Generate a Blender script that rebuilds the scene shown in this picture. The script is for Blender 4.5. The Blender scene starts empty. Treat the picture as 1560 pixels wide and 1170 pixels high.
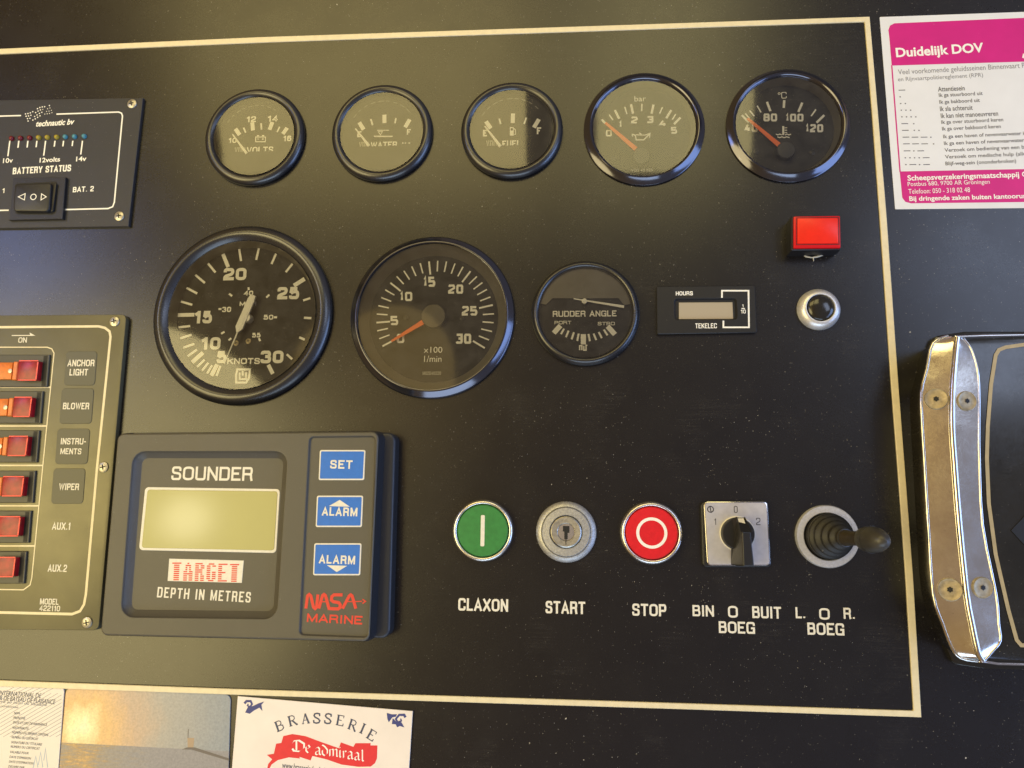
import bpy, math, random
from mathutils import Vector, Matrix
from mathutils.geometry import tessellate_polygon
random.seed(7)
SC = bpy.context.scene
COL = SC.collection

# ------------------------------------------------------------------ camera
# panel plane = world z 0, x to the right and y up the panel; metres. Helpers below work in mm.
FPX = 1150.0; CXP, CYP = 780.0, 585.0; DIST = 400.0
ex = Vector((13780, 2, 1150)).normalized()
ey = Vector((95, 7385, -1150)); ey = (ey - ey.dot(ex) * ex).normalized()
en = ex.cross(ey)
ROT = Matrix((ex, ey, en))                       # camera frame -> world
CAM = ROT @ Vector((0, 0, DIST))                 # mm
cd = bpy.data.cameras.new('camera'); cam = bpy.data.objects.new('camera', cd); COL.objects.link(cam)
cam.matrix_world = Matrix.Translation(CAM * 0.001) @ ROT.to_4x4()
cd.sensor_width = 36.0; cd.lens = 36.0 * FPX / 1560.0
cd.clip_start = 0.01; cd.clip_end = 100
SC.camera = cam

# ------------------------------------------------------------------ light
w = bpy.data.worlds.new('World'); SC.world = w; w.use_nodes = True
bg = w.node_tree.nodes['Background']; bg.inputs[1].default_value = 1.0
# dim surroundings of the wheelhouse: varnished wood to the left, cooler glazing to the right, one smooth change between
_n = w.node_tree.nodes; _l = w.node_tree.links
_tc = _n.new('ShaderNodeTexCoord'); _sx = _n.new('ShaderNodeSeparateXYZ'); _l.new(_tc.outputs['Generated'], _sx.inputs[0])
_mr = _n.new('ShaderNodeMapRange'); _mr.interpolation_type = 'SMOOTHSTEP'; _l.new(_sx.outputs[0], _mr.inputs[0])
_mr.inputs[1].default_value = -0.55; _mr.inputs[2].default_value = 0.45
_mx = _n.new('ShaderNodeMix'); _mx.data_type = 'RGBA'; _l.new(_mr.outputs[0], _mx.inputs[0])
_mx.inputs[6].default_value = (0.30, 0.18, 0.07, 1); _mx.inputs[7].default_value = (0.22, 0.21, 0.25, 1); _l.new(_mx.outputs[2], bg.inputs[0])
SC.view_settings.view_transform = 'Standard'; SC.view_settings.look = 'None'
SC.view_settings.exposure = 0.0; SC.view_settings.gamma = 1.0
SC.cycles.max_bounces = 8; SC.cycles.transparent_max_bounces = 12
SC.cycles.caustics_reflective = False

def area(name, loc, target, sx, sy, radiance, col, shape='RECTANGLE'):
    l = bpy.data.lights.new(name, 'AREA'); l.shape = shape; l.size = sx; l.size_y = sy
    l.color = col; l.energy = radiance * sx * sy * math.pi * (1 if shape == 'RECTANGLE' else math.pi / 4)
    o = bpy.data.objects.new(name, l); COL.objects.link(o); o.location = loc
    d = Vector(target) - Vector(loc); o.rotation_euler = d.to_track_quat('-Z', 'Y').to_euler()
    return o
area('warm_ceiling_light', (-0.41, 0.79, 1.0), (-0.41, 0.1, 0), 0.72, 0.50, 3.7, (1.0, 0.80, 0.31))
area('warm_ceiling_light', (0.20, 0.79, 1.0), (0.20, 0.1, 0), 0.32, 0.50, 3.5, (1.0, 0.84, 0.35))
area('warm_cabin_light', (-0.88, -0.16, 1.0), (0, 0, 0), 0.92, 0.92, 5.4, (1.0, 0.82, 0.37), 'ELLIPSE')
area('wood_reflecting_light', (-0.34, 0.15, 1.02), (-0.2, 0.1, 0), 0.34, 0.30, 0.9, (1.0, 0.68, 0.20), 'ELLIPSE')
area('side_window', (1.35, -0.25, 0.46), (0, 0, 0), 1.0, 0.62, 5.2, (0.33, 0.52, 1.0))
area('near_window', (0.15, -1.45, 0.75), (0, 0, 0), 1.3, 0.6, 4.0, (0.60, 0.78, 1.0))
area('left_window', (-1.12, 0.40, 1.0), (-0.1, 0.05, 0), 0.32, 0.20, 7.6, (0.34, 0.48, 1.0))
area('right_window', (0.86, 0.36, 1.0), (0.1, 0.05, 0), 0.50, 0.32, 4.0, (0.60, 0.72, 1.0))
area('cabin_lamp', (-0.66, -0.10, 0.955), (-0.2, 0, 0), 0.08, 0.08, 8.0, (1.0, 0.9, 0.6), 'DISK')

# ------------------------------------------------------------------ geometry helpers (mm)
def W(px, py, z=0.0):
    """photograph pixel -> point (mm) on the plane at height z above the panel"""
    r = ROT @ Vector((px - CXP, -(py - CYP), -FPX))
    t = (z - CAM.z) / r.z
    return CAM.x + r.x * t, CAM.y + r.y * t
def scale_at(px, py, z=0.0):
    a = W(px - 5, py, z); b = W(px + 5, py, z)
    return math.hypot(a[0] - b[0], a[1] - b[1]) / 10
def zoomer(x0, y0, s): return lambda x, y: (x0 + x / s, y0 + y / s)

class MB:
    def __init__(s): s.v = []; s.f = []
    def add(s, vs, fs):
        n = len(s.v); s.v += [tuple(p) for p in vs]; s.f += [tuple(i + n for i in f) for f in fs]; return s
    def poly(s, pts, z):
        vs = [(p[0], p[1], z) for p in pts]
        tr = tessellate_polygon([[Vector(p) for p in vs]])
        out = []
        for t in tr:
            a, b, c = (vs[i] for i in t)
            cr = (b[0]-a[0])*(c[1]-a[1]) - (b[1]-a[1])*(c[0]-a[0])
            out.append(t if cr > 0 else t[::-1])
        return s.add(vs, out)
    def loft(s, loops, cap0=False, cap1=True, closed=True):
        n = len(loops[0]); base = len(s.v); fs = []
        for L in loops: s.v += [tuple(p) for p in L]
        for k in range(len(loops) - 1):
            for i in range(n if closed else n - 1):
                j = (i + 1) % n
                s.f.append((base+k*n+i, base+k*n+j, base+(k+1)*n+j, base+(k+1)*n+i))
        if cap1: s.f.append(tuple(base+(len(loops)-1)*n+i for i in range(n)))
        if cap0: s.f.append(tuple(base+i for i in range(n))[::-1])
        return s
    def slab(s, out, z0, z1, bev=0.3, n=3, cap0=False):
        """prism on a closed outline (counter-clockwise) with a rounded top edge"""
        out = ccw(out)
        loops = [[(x, y, z0) for x, y in out]]
        if bev > 0:
            for k in range(n + 1):
                a = math.pi / 2 * k / n
                o = inset(out, bev * (1 - math.cos(a)))
                loops.append([(x, y, z1 - bev + bev * math.sin(a)) for x, y in o])
        else: loops.append([(x, y, z1) for x, y in out])
        return s.loft(loops, cap0)
    def pit(s, out, z_top, z_floor, slope, cap=True):
        """walls going down from an outline to a floor inset by slope"""
        out = ccw(out); i = inset(out, slope)
        return s.loft([[(x, y, z_top) for x, y in out], [(x, y, z_floor) for x, y in i]], False, cap)
    def collar(s, out, inn, z):
        """flat ring between two outlines with equal vertex counts"""
        out = ccw(out); inn = ccw(inn)
        return s.loft([[(x, y, z) for x, y in out], [(x, y, z) for x, y in inn]], False, False)
    def ribbon(s, pts, wd, z, closed=False, w2=None):
        n = len(pts); L = []; R = []
        for i in range(n):
            p = Vector(pts[i][:2])
            a = Vector(pts[i-1][:2]) if (i > 0 or closed) else None
            b = Vector(pts[(i+1) % n][:2]) if (i < n-1 or closed) else None
            d1 = (p - a).normalized() if a is not None else (b - p).normalized()
            d2 = (b - p).normalized() if b is not None else d1
            n1 = Vector((-d1.y, d1.x)); n2 = Vector((-d2.y, d2.x))
            m = n1 + n2
            m = m.normalized() if m.length > 1e-6 else n1
            k = 1 / max(0.45, m.dot(n1))
            ww = wd if w2 is None else wd + (w2 - wd) * i / (n - 1)
            L.append(p + m * ww / 2 * k); R.append(p - m * ww / 2 * k)
        vs = [(q.x, q.y, z) for q in L] + [(q.x, q.y, z) for q in R]
        fs = [(n+i, n+(i+1) % n, (i+1) % n, i) for i in range(n if closed else n-1)]
        return s.add(vs, fs)
    def disc(s, c, r, z, seg=40, ry=None):
        ry = ry or r
        return s.add([(c[0]+r*math.cos(2*math.pi*i/seg), c[1]+ry*math.sin(2*math.pi*i/seg), z) for i in range(seg)], [tuple(range(seg))])
    def lathe(s, prof, c=(0, 0), seg=64, cap=False):
        loops = [[(c[0]+r*math.cos(2*math.pi*i/seg), c[1]+r*math.sin(2*math.pi*i/seg), z) for i in range(seg)] for r, z in prof]
        return s.loft(loops, False, cap)
    def tube(s, path, rad, seg=20, cap=True):
        path = [Vector(p) for p in path]; loops = []
        n = len(path)
        if not isinstance(rad, (list, tuple)): rad = [rad] * n
        up = None
        for i in range(n):
            d = (path[min(i+1, n-1)] - path[max(i-1, 0)]).normalized()
            if up is None:
                up = Vector((0, 1, 0)) if abs(d.y) < 0.8 else Vector((1, 0, 0))
            u = (up - up.dot(d) * d).normalized(); up = u; v = d.cross(u)
            loops.append([tuple(path[i] + rad[i] * (math.cos(2*math.pi*k/seg) * u + math.sin(2*math.pi*k/seg) * v)) for k in range(seg)])
        return s.loft(loops, cap, cap)
    def build(s, name, m, parent=None, smooth=True, angle=35, loc=None):
        me = bpy.data.meshes.new(name)
        me.from_pydata([(x*.001, y*.001, z*.001) for x, y, z in s.v], [], s.f)
        me.materials.append(m); me.validate()
        if smooth and len(me.polygons):
            me.polygons.foreach_set('use_smooth', [True] * len(me.polygons))
            me.set_sharp_from_angle(angle=math.radians(angle))
        me.update()
        o = bpy.data.objects.new(name, me); COL.objects.link(o)
        if parent is not None: o.parent = parent
        if loc is not None: o.location = (loc[0]*.001, loc[1]*.001, loc[2]*.001)
        return o
def ccw(o):
    a = sum(o[i][0]*o[(i+1) % len(o)][1] - o[(i+1) % len(o)][0]*o[i][1] for i in range(len(o)))
    return list(o) if a > 0 else list(o)[::-1]
def inset(o, d):
    """inset of a counter-clockwise outline"""
    n = len(o); r = []
    for i in range(n):
        p = Vector(o[i]); a = Vector(o[i-1]); b = Vector(o[(i+1) % n])
        d1 = (p-a).normalized(); d2 = (b-p).normalized()
        m = Vector((-d1.y-d2.y, d1.x+d2.x))
        m = m.normalized() if m.length > 1e-6 else Vector((-d1.y, d1.x))
        k = 1 / max(0.5, m.dot(Vector((-d1.y, d1.x))))
        q = p + m * d * k; r.append((q.x, q.y))
    return r
def rounded(o, r, n=5):
    """round the corners of an outline; r one radius or one per corner"""
    out = []; N = len(o)
    for i in range(N):
        ri = r[i] if isinstance(r, (list, tuple)) else r
        p = Vector(o[i]); a = Vector(o[i-1]); b = Vector(o[(i+1) % N])
        if ri <= 0: out.append(tuple(p)); continue
        da = (a-p).normalized(); db = (b-p).normalized()
        ang = math.acos(max(-1, min(1, da.dot(db)))); t = min(ri / math.tan(ang/2), (a-p).length*.48, (b-p).length*.48)
        rr = t * math.tan(ang/2); bis = (da+db).normalized(); c = p + bis * (rr / math.sin(ang/2))
        s0 = p + da*t - c; s1 = p + db*t - c
        A0 = math.atan2(s0.y, s0.x); A1 = math.atan2(s1.y, s1.x); dA = (A1-A0+math.pi) % (2*math.pi) - math.pi
        for k in range(n+1):
            A = A0 + dA*k/n; out.append((c.x + rr*math.cos(A), c.y + rr*math.sin(A)))
    return out
def circle(c, r, seg=40, a0=0, a1=360):
    full = abs(a1-a0) >= 360
    return [(c[0]+r*math.cos(math.radians(a0+(a1-a0)*i/(seg if full else seg-1))), c[1]+r*math.sin(math.radians(a0+(a1-a0)*i/(seg if full else seg-1)))) for i in range(seg)]

# ------------------------------------------------------------------ materials
def mat(name, col, rough=0.5, metal=0.0, spec=0.5, noise=0.0, nscale=0.05, bump=0.0, bscale=3.0, dust=0.0, dcol=(0.45, 0.42, 0.36), rvar=0.0, film=0.0, fcol=(0.30, 0.27, 0.21), coat=0.0, sss=0.0, scratch=0.0):
    m = bpy.data.materials.new(name); m.use_nodes = True; nt = m.node_tree; N = nt.nodes; L = nt.links
    b = N['Principled BSDF']; b.inputs['Base Color'].default_value = (*col, 1); b.inputs['Roughness'].default_value = rough
    b.inputs['Metallic'].default_value = metal; b.inputs['Specular IOR Level'].default_value = spec; b.inputs['Coat Weight'].default_value = coat
    b.inputs['Coat Roughness'].default_value = 0.08
    if not (noise or bump or dust or rvar or film or scratch): return m
    g = N.new('ShaderNodeNewGeometry'); sc_ = N.new('ShaderNodeVectorMath'); sc_.operation = 'SCALE'; sc_.inputs[3].default_value = 1000
    L.new(g.outputs['Position'], sc_.inputs[0]); P = sc_.outputs[0]
    def noi(s, det=3, ro=0.6):
        n = N.new('ShaderNodeTexNoise'); n.inputs['Scale'].default_value = s; n.inputs['Detail'].default_value = det; n.inputs['Roughness'].default_value = ro
        L.new(P, n.inputs['Vector']); return n.outputs[0]
    def mth(op, a, c, cl=False):
        n = N.new('ShaderNodeMath'); n.operation = op; n.use_clamp = cl
        for i, x in enumerate((a, c)):
            if x is None: continue
            if isinstance(x, (int, float)): n.inputs[i].default_value = x
            else: L.new(x, n.inputs[i])
        return n.outputs[0]
    def mrange(x, a, c, d, e):
        n = N.new('ShaderNodeMapRange'); L.new(x, n.inputs[0])
        for i, q in enumerate((a, c, d, e)): n.inputs[i+1].default_value = q
        return n.outputs[0]
    def mix(f, a, c):
        n = N.new('ShaderNodeMix'); n.data_type = 'RGBA'; L.new(f, n.inputs[0])
        for i, x in ((6, a), (7, c)):
            if isinstance(x, tuple): n.inputs[i].default_value = (*x, 1)
            else: L.new(x, n.inputs[i])
        return n.outputs[2]
    c = None
    if noise:
        f = mrange(noi(nscale), 0.3, 0.7, 0, 1)
        c = mix(f, tuple(x*(1-noise) for x in col), tuple(min(1, x*(1+noise)) for x in col))
    if film:
        f = mrange(mth('MULTIPLY', noi(0.035, 4), noi(1.4, 5, 0.8)), 0.16, 0.50, 0.0, film)
        c = mix(f, c if c else tuple(col), fcol)
    dmask = None
    if dust:
        for s, th, gate in ((0.17, 0.075, 0.60), (0.42, 0.12, 0.55), (1.1, 0.19, 0.4)):
            v = N.new('ShaderNodeTexVoronoi'); v.inputs['Scale'].default_value = s
            dist = N.new('ShaderNodeVectorMath'); dist.operation = 'ADD'
            nz = N.new('ShaderNodeTexNoise'); nz.inputs['Scale'].default_value = 2.2; L.new(P, nz.inputs['Vector'])
            sv = N.new('ShaderNodeVectorMath'); sv.operation = 'SCALE'; sv.inputs[3].default_value = 1.1
            L.new(nz.outputs[1], sv.inputs[0]); L.new(P, dist.inputs[0]); L.new(sv.outputs[0], dist.inputs[1])
            L.new(dist.outputs[0], v.inputs['Vector'])
            sp = N.new('ShaderNodeSeparateColor'); L.new(v.outputs['Color'], sp.inputs[0])
            big = mth('MULTIPLY', mth('POWER', sp.outputs[0], 3.0), th)
            on = mth('GREATER_THAN', sp.outputs[1], gate)
            f = mth('MULTIPLY', mth('MULTIPLY', mth('LESS_THAN', v.outputs['Distance'], big), on), mrange(mth('POWER', sp.outputs[2], 1.7), 0, 1, 0.10, 0.9))
            dmask = f if dmask is None else mth('MAXIMUM', dmask, f)
        clump = mrange(noi(0.025, 4), 0.36, 0.66, 0.12, 1.15)
        dmask = mth('MULTIPLY', mth('MULTIPLY', dmask, dust), clump, True)
        c = mix(dmask, c if c else tuple(col), dcol)
    if scratch:
        for ang in (0.5, 2.2):
            mp = N.new('ShaderNodeMapping'); mp.inputs['Rotation'].default_value = (0, 0, ang); mp.inputs['Scale'].default_value = (0.012, 0.55, 1)
            L.new(P, mp.inputs[0]); wv = N.new('ShaderNodeTexNoise'); wv.inputs['Scale'].default_value = 1.0; wv.inputs['Detail'].default_value = 6; wv.inputs['Roughness'].default_value = 0.75
            L.new(mp.outputs[0], wv.inputs['Vector'])
            f = mth('MULTIPLY', mrange(mth('ABSOLUTE', mth('SUBTRACT', wv.outputs[0], 0.5), None), 0.0, 0.0022, scratch, 0.0), mrange(noi(0.03, 2), 0.55, 0.66, 0, 1), True)
            c = mix(f, c if c else tuple(col), dcol)
    if c is not None: L.new(c, b.inputs['Base Color'])
    if rvar:
        L.new(mrange(mth('ADD', mth('MULTIPLY', noi(0.04, 5, 0.7), 0.6), mth('MULTIPLY', noi(0.9, 4, 0.7), 0.4)), 0.3, 0.7, max(0.02, rough-rvar), rough+rvar), b.inputs['Roughness'])
    if bump:
        bp = N.new('ShaderNodeBump'); bp.inputs['Strength'].default_value = bump; bp.inputs['Distance'].default_value = 0.0002
        L.new(noi(bscale, 3), bp.inputs['Height']); L.new(bp.outputs[0], b.inputs['Normal'])
    return m
def glass(name, haze=0.03, tint=(1, 1, 1), rough=0.02, k=1.9):
    m = bpy.data.materials.new(name); m.use_nodes = True; nt = m.node_tree; N = nt.nodes; L = nt.links
    for n in list(N): N.remove(n)
    out = N.new('ShaderNodeOutputMaterial'); tr = N.new('ShaderNodeBsdfTransparent'); tr.inputs[0].default_value = (*tint, 1)
    gl = N.new('ShaderNodeBsdfGlossy'); gl.inputs['Roughness'].default_value = rough; df = N.new('ShaderNodeBsdfDiffuse'); df.inputs[0].default_value = (0.5, 0.46, 0.38, 1)
    g = N.new('ShaderNodeNewGeometry'); s = N.new('ShaderNodeVectorMath'); s.operation = 'SCALE'; s.inputs[3].default_value = 1000; L.new(g.outputs['Position'], s.inputs[0])
    no = N.new('ShaderNodeTexNoise'); no.inputs['Scale'].default_value = 0.12; no.inputs['Detail'].default_value = 5; no.inputs['Roughness'].default_value = 0.7; L.new(s.outputs[0], no.inputs['Vector'])
    mr = N.new('ShaderNodeMapRange'); L.new(no.outputs[0], mr.inputs[0]); mr.inputs[1].default_value = 0.35; mr.inputs[2].default_value = 0.7; mr.inputs[3].default_value = haze*0.3; mr.inputs[4].default_value = haze*1.6
    v = N.new('ShaderNodeTexVoronoi'); v.inputs['Scale'].default_value = 0.5; L.new(s.outputs[0], v.inputs['Vector'])
    lt = N.new('ShaderNodeMath'); lt.operation = 'LESS_THAN'; L.new(v.outputs['Distance'], lt.inputs[0]); lt.inputs[1].default_value = 0.06
    ml = N.new('ShaderNodeMath'); ml.operation = 'MULTIPLY_ADD'; L.new(lt.outputs[0], ml.inputs[0]); ml.inputs[1].default_value = 0.45; L.new(mr.outputs[0], ml.inputs[2]); ml.use_clamp = True
    m1 = N.new('ShaderNodeMixShader'); L.new(ml.outputs[0], m1.inputs[0]); L.new(tr.outputs[0], m1.inputs[1]); L.new(df.outputs[0], m1.inputs[2])
    fr = N.new('ShaderNodeFresnel'); fr.inputs[0].default_value = 1.5
    mk = N.new('ShaderNodeMath'); mk.operation = 'MULTIPLY'; mk.use_clamp = True; L.new(fr.outputs[0], mk.inputs[0]); mk.inputs[1].default_value = k
    m2 = N.new('ShaderNodeMixShader'); L.new(mk.outputs[0], m2.inputs[0]); L.new(m1.outputs[0], m2.inputs[1]); L.new(gl.outputs[0], m2.inputs[2])
    L.new(m2.outputs[0], out.inputs[0]); return m

M = {}
M['panel'] = mat('black_laminate', (0.006, 0.005, 0.005), 0.27, spec=0.68, dust=2.0, rvar=0.02, film=0.02, scratch=0.22)
M['dash'] = mat('dark_dashboard', (0.006, 0.005, 0.006), 0.28, spec=0.68, dust=1.8, rvar=0.03, film=0.008, scratch=0.18)
M['gold'] = mat('cream_gold_edge', (0.80, 0.70, 0.46), 0.42, noise=0.06, nscale=0.3, rvar=0.08, dust=0.3, dcol=(0.2, 0.15, 0.08))
M['letter'] = mat('cream_lettering', (0.80, 0.76, 0.64), 0.55, noise=0.06, nscale=0.8)
M['white'] = mat('white_print', (0.93, 0.92, 0.86), 0.5)
M['dim'] = mat('dim_print', (0.38, 0.37, 0.33), 0.5)
M['faint'] = mat('faint_print', (0.20, 0.19, 0.16), 0.5)
M['dial'] = mat('black_dial', (0.014, 0.013, 0.012), 0.6, spec=0.3, dust=0.5, film=0.02)
M['dialgrey'] = mat('dusty_grey_mask', (0.17, 0.158, 0.135), 0.6, spec=0.3, dust=0.5, film=0.05)
M['satin'] = mat('satin_black_plastic', (0.014, 0.014, 0.016), 0.28, spec=0.9, dust=0.35, rvar=0.03)
M['gloss'] = mat('gloss_black_metal', (0.10, 0.10, 0.12), 0.14, metal=0.9, dust=0.45, rvar=0.04)
M['black'] = mat('black_plastic', (0.014, 0.014, 0.016), 0.38, spec=0.5, dust=0.7, bump=0.1, bscale=4)
M['orange'] = mat('orange_needle', (1.0, 0.17, 0.015), 0.45)
M['whitehand'] = mat('white_needle', (0.94, 0.93, 0.88), 0.45)
M['hub'] = mat('needle_hub', (0.09, 0.084, 0.07), 0.34, metal=0.5)
M['hubblack'] = mat('black_needle_hub', (0.02, 0.019, 0.02), 0.45)
M['glass'] = glass('gauge_glass', 0.03, rough=0.055, k=2.0)
M['wall'] = mat('gauge_inner_wall', (0.17, 0.155, 0.125), 0.35, spec=0.6, rvar=0.08)
M['satinchrome'] = mat('satin_chrome', (0.84, 0.82, 0.78), 0.26, metal=1.0, rvar=0.05)
M['chrome'] = mat('chrome', (0.78, 0.76, 0.72), 0.10, metal=1.0, rvar=0.06, dust=0.25, dcol=(0.2, 0.18, 0.15), bump=0.06, bscale=0.4)
M['worn'] = mat('worn_chrome', (0.86, 0.83, 0.76), 0.16, metal=1.0, noise=0.05, nscale=0.10, rvar=0.08, bump=0.14, bscale=0.25, dust=0.9, dcol=(0.12, 0.10, 0.08))
M['alu'] = mat('brushed_aluminium', (0.76, 0.76, 0.77), 0.36, metal=0.6, noise=0.1, nscale=0.8, bump=0.15, bscale=5)
M['zinc'] = mat('cast_zinc', (0.47, 0.47, 0.46), 0.48, metal=0.75, noise=0.18, nscale=0.8, bump=0.3, bscale=3)
M['steel'] = mat('screw_steel', (0.50, 0.48, 0.42), 0.4, metal=0.9, rvar=0.1, noise=0.2, nscale=0.7)
M['brassy'] = mat('aged_screw', (0.40, 0.33, 0.21), 0.5, metal=0.5, noise=0.25, nscale=0.5, bump=0.3, bscale=1.2)
M['slot'] = mat('slot_black', (0.008, 0.008, 0.008), 0.6)
M['green'] = mat('green_cap', (0.035, 0.22, 0.05), 0.42, noise=0.12, nscale=0.4, dust=0.2, bump=0.1)
M['red'] = mat('red_cap', (0.72, 0.012, 0.02), 0.38, noise=0.08, nscale=0.4, dust=0.2)
M['redlens'] = mat('red_lens', (0.85, 0.022, 0.006), 0.32, noise=0.04, nscale=0.3)
M['redrim'] = mat('red_lens_rim', (0.62, 0.006, 0.012), 0.25)
M['rocker_red'] = mat('rocker_red_lens', (0.30, 0.006, 0.012), 0.30, noise=0.35, nscale=0.25)
M['rocker_edge'] = mat('rocker_lens_edge', (0.85, 0.015, 0.02), 0.2)
M['rocker_orange'] = mat('rocker_orange_lens', (0.70, 0.17, 0.015), 0.32, noise=0.2, nscale=0.3)
M['bat'] = mat('battery_plate', (0.022, 0.023, 0.030), 0.42, spec=0.55, dust=0.9, bump=0.25, bscale=4, film=0.03)
M['olive'] = mat('anodised_switch_plate', (0.15, 0.14, 0.085), 0.42, metal=0.45, spec=0.6, noise=0.12, nscale=0.03, dust=0.45, rvar=0.06, bump=0.05)
M['tag'] = mat('dark_label_insert', (0.075, 0.072, 0.045), 0.40, spec=0.5, dust=0.3)
M['rockframe'] = mat('rocker_frame', (0.045, 0.043, 0.035), 0.40, dust=0.4)
M['sounder'] = mat('grey_sounder_case', (0.080, 0.073, 0.058), 0.42, spec=0.55, dust=0.7, bump=0.5, bscale=3.5, film=0.10, fcol=(0.2, 0.18, 0.13))
M['sounderback'] = mat('dark_sounder_base', (0.024, 0.026, 0.032), 0.38, spec=0.55, dust=0.5, bump=0.3, bscale=3)
M['lcd'] = mat('olive_lcd', (0.27, 0.255, 0.06), 0.13, spec=0.7, noise=0.04, nscale=0.03, dust=0.15)
M['lcdgrey'] = mat('beige_lcd', (0.42, 0.36, 0.27), 0.35, spec=0.5)
M['blue'] = mat('blue_key', (0.015, 0.16, 0.62), 0.45, noise=0.05, nscale=0.5, dust=0.3, film=0.05)
M['redprint'] = mat('red_print', (0.72, 0.05, 0.03), 0.5)
M['darkprint'] = mat('dark_print', (0.035, 0.035, 0.05), 0.5)
M['greyprint'] = mat('grey_print', (0.22, 0.22, 0.26), 0.55)
M['midprint'] = mat('mid_print', (0.10, 0.10, 0.12), 0.55)
M['whitepaper'] = mat('white_sticker', (0.80, 0.81, 0.83), 0.42, noise=0.03, nscale=0.05, dust=0.12, dcol=(0.3, 0.3, 0.3))
M['magenta'] = mat('magenta_print', (0.64, 0.008, 0.22), 0.42, noise=0.05, nscale=0.06, dust=0.12, dcol=(0.8, 0.4, 0.55))
M['creamcard'] = mat('cream_card', (0.86, 0.78, 0.72), 0.5, noise=0.04, nscale=0.05)
M['icccard'] = mat('laminated_card', (0.78, 0.72, 0.66), 0.35, noise=0.05, nscale=0.04)
M['navy'] = mat('navy_print', (0.05, 0.06, 0.22), 0.5)
M['navygrey'] = mat('slate_print', (0.055, 0.065, 0.12), 0.5)
M['silver'] = mat('silver_label', (0.58, 0.57, 0.62), 0.45, metal=0.35, noise=0.08, nscale=0.25, bump=0.1)
M['rubber'] = mat('black_rubber_boot', (0.011, 0.010, 0.008), 0.5, spec=0.5, noise=0.3, nscale=0.3, bump=0.25, bscale=2, dust=0.5)
M['knob'] = mat('worn_knob', (0.042, 0.040, 0.036), 0.36, noise=0.4, nscale=0.12, bump=0.3, bscale=1.2, dust=0.5)
M['stick'] = mat('brown_stick', (0.035, 0.027, 0.017), 0.4, noise=0.3, nscale=0.4)
M['pinstripe'] = mat('tan_pinstripe', (0.42, 0.34, 0.19), 0.4, noise=0.1, nscale=0.2)
M['boxblack'] = mat('gloss_black_housing', (0.012, 0.011, 0.008), 0.16, spec=0.65, dust=0.9, rvar=0.08, film=0.05, scratch=0.3)
M['ledred'] = mat('red_led', (0.16, 0.006, 0.015), 0.2); M['ledyel'] = mat('yellow_led', (0.36, 0.28, 0.03), 0.2); M['ledblu'] = mat('blue_led', (0.07, 0.25, 0.33), 0.2)
M['glue'] = mat('dried_glue', (0.6, 0.57, 0.48), 0.5)

# ------------------------------------------------------------------ things and lettering
class Thing:
    def __init__(s, name, label, cat, px, py, group=None, kind=None, z=0.0):
        s.o = bpy.data.objects.new(name, None); COL.objects.link(s.o); s.o.empty_display_size = 0.01
        x, y = W(px, py, z); s.x, s.y, s.z = x, y, z
        s.o.location = (x*.001, y*.001, z*.001)
        s.o['label'] = label
        if cat: s.o['category'] = cat
        if group: s.o['group'] = group
        if kind: s.o['kind'] = kind
    def P(s, px, py, z=0.0):
        x, y = W(px, py, z + s.z); return (x - s.x, y - s.y)
    def O(s, pts, z=0.0): return [s.P(*p, z) for p in pts]

_T = {}
def glyphs(txt, bold=0.0, shear=0.0, space=1.0, lines=1.0, align='LEFT'):
    key = (txt, bold, shear, space, lines, align)
    if key not in _T:
        c = bpy.data.curves.new('tmp', 'FONT'); c.body = txt; c.size = 1; c.offset = bold; c.shear = shear; c.space_character = space; c.space_line = lines
        c.resolution_u = 3; c.fill_mode = 'FRONT'; c.align_x = align
        o = bpy.data.objects.new('tmp', c); COL.objects.link(o)
        me = o.evaluated_get(bpy.context.evaluated_depsgraph_get()).to_mesh()
        vs = [(v.co.x, v.co.y) for v in me.vertices]; fs = [tuple(p.vertices) for p in me.polygons]
        o.to_mesh_clear(); bpy.data.objects.remove(o); bpy.data.curves.remove(c)
        _T[key] = (vs, fs)
    return _T[key]
def fit_glyphs(mb, txt, cx, cy, wd, ht, z, rot=0.0, **k):
    vs, fs = glyphs(txt, **k)
    x0 = min(v[0] for v in vs); x1 = max(v[0] for v in vs); y0 = min(v[1] for v in vs); y1 = max(v[1] for v in vs)
    sx = wd/(x1-x0); sy = ht/(y1-y0); c, s = math.cos(rot), math.sin(rot); out = []
    for x, y in vs:
        a = (x-(x0+x1)/2)*sx; b = (y-(y0+y1)/2)*sy
        out.append((cx + a*c - b*s, cy + a*s + b*c, z))
    f2 = []
    for f in fs:
        a, b, c_ = (out[i] for i in f[:3])
        cr = (b[0]-a[0])*(c_[1]-a[1]) - (b[1]-a[1])*(c_[0]-a[0])
        f2.append(f if cr > 0 else f[::-1])
    mb.add(out, f2)
OO = [(0, 0), (.5, 0), (1, 0), (1, .5), (1, 1), (.5, 1), (0, 1), (0, .5)]
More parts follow.
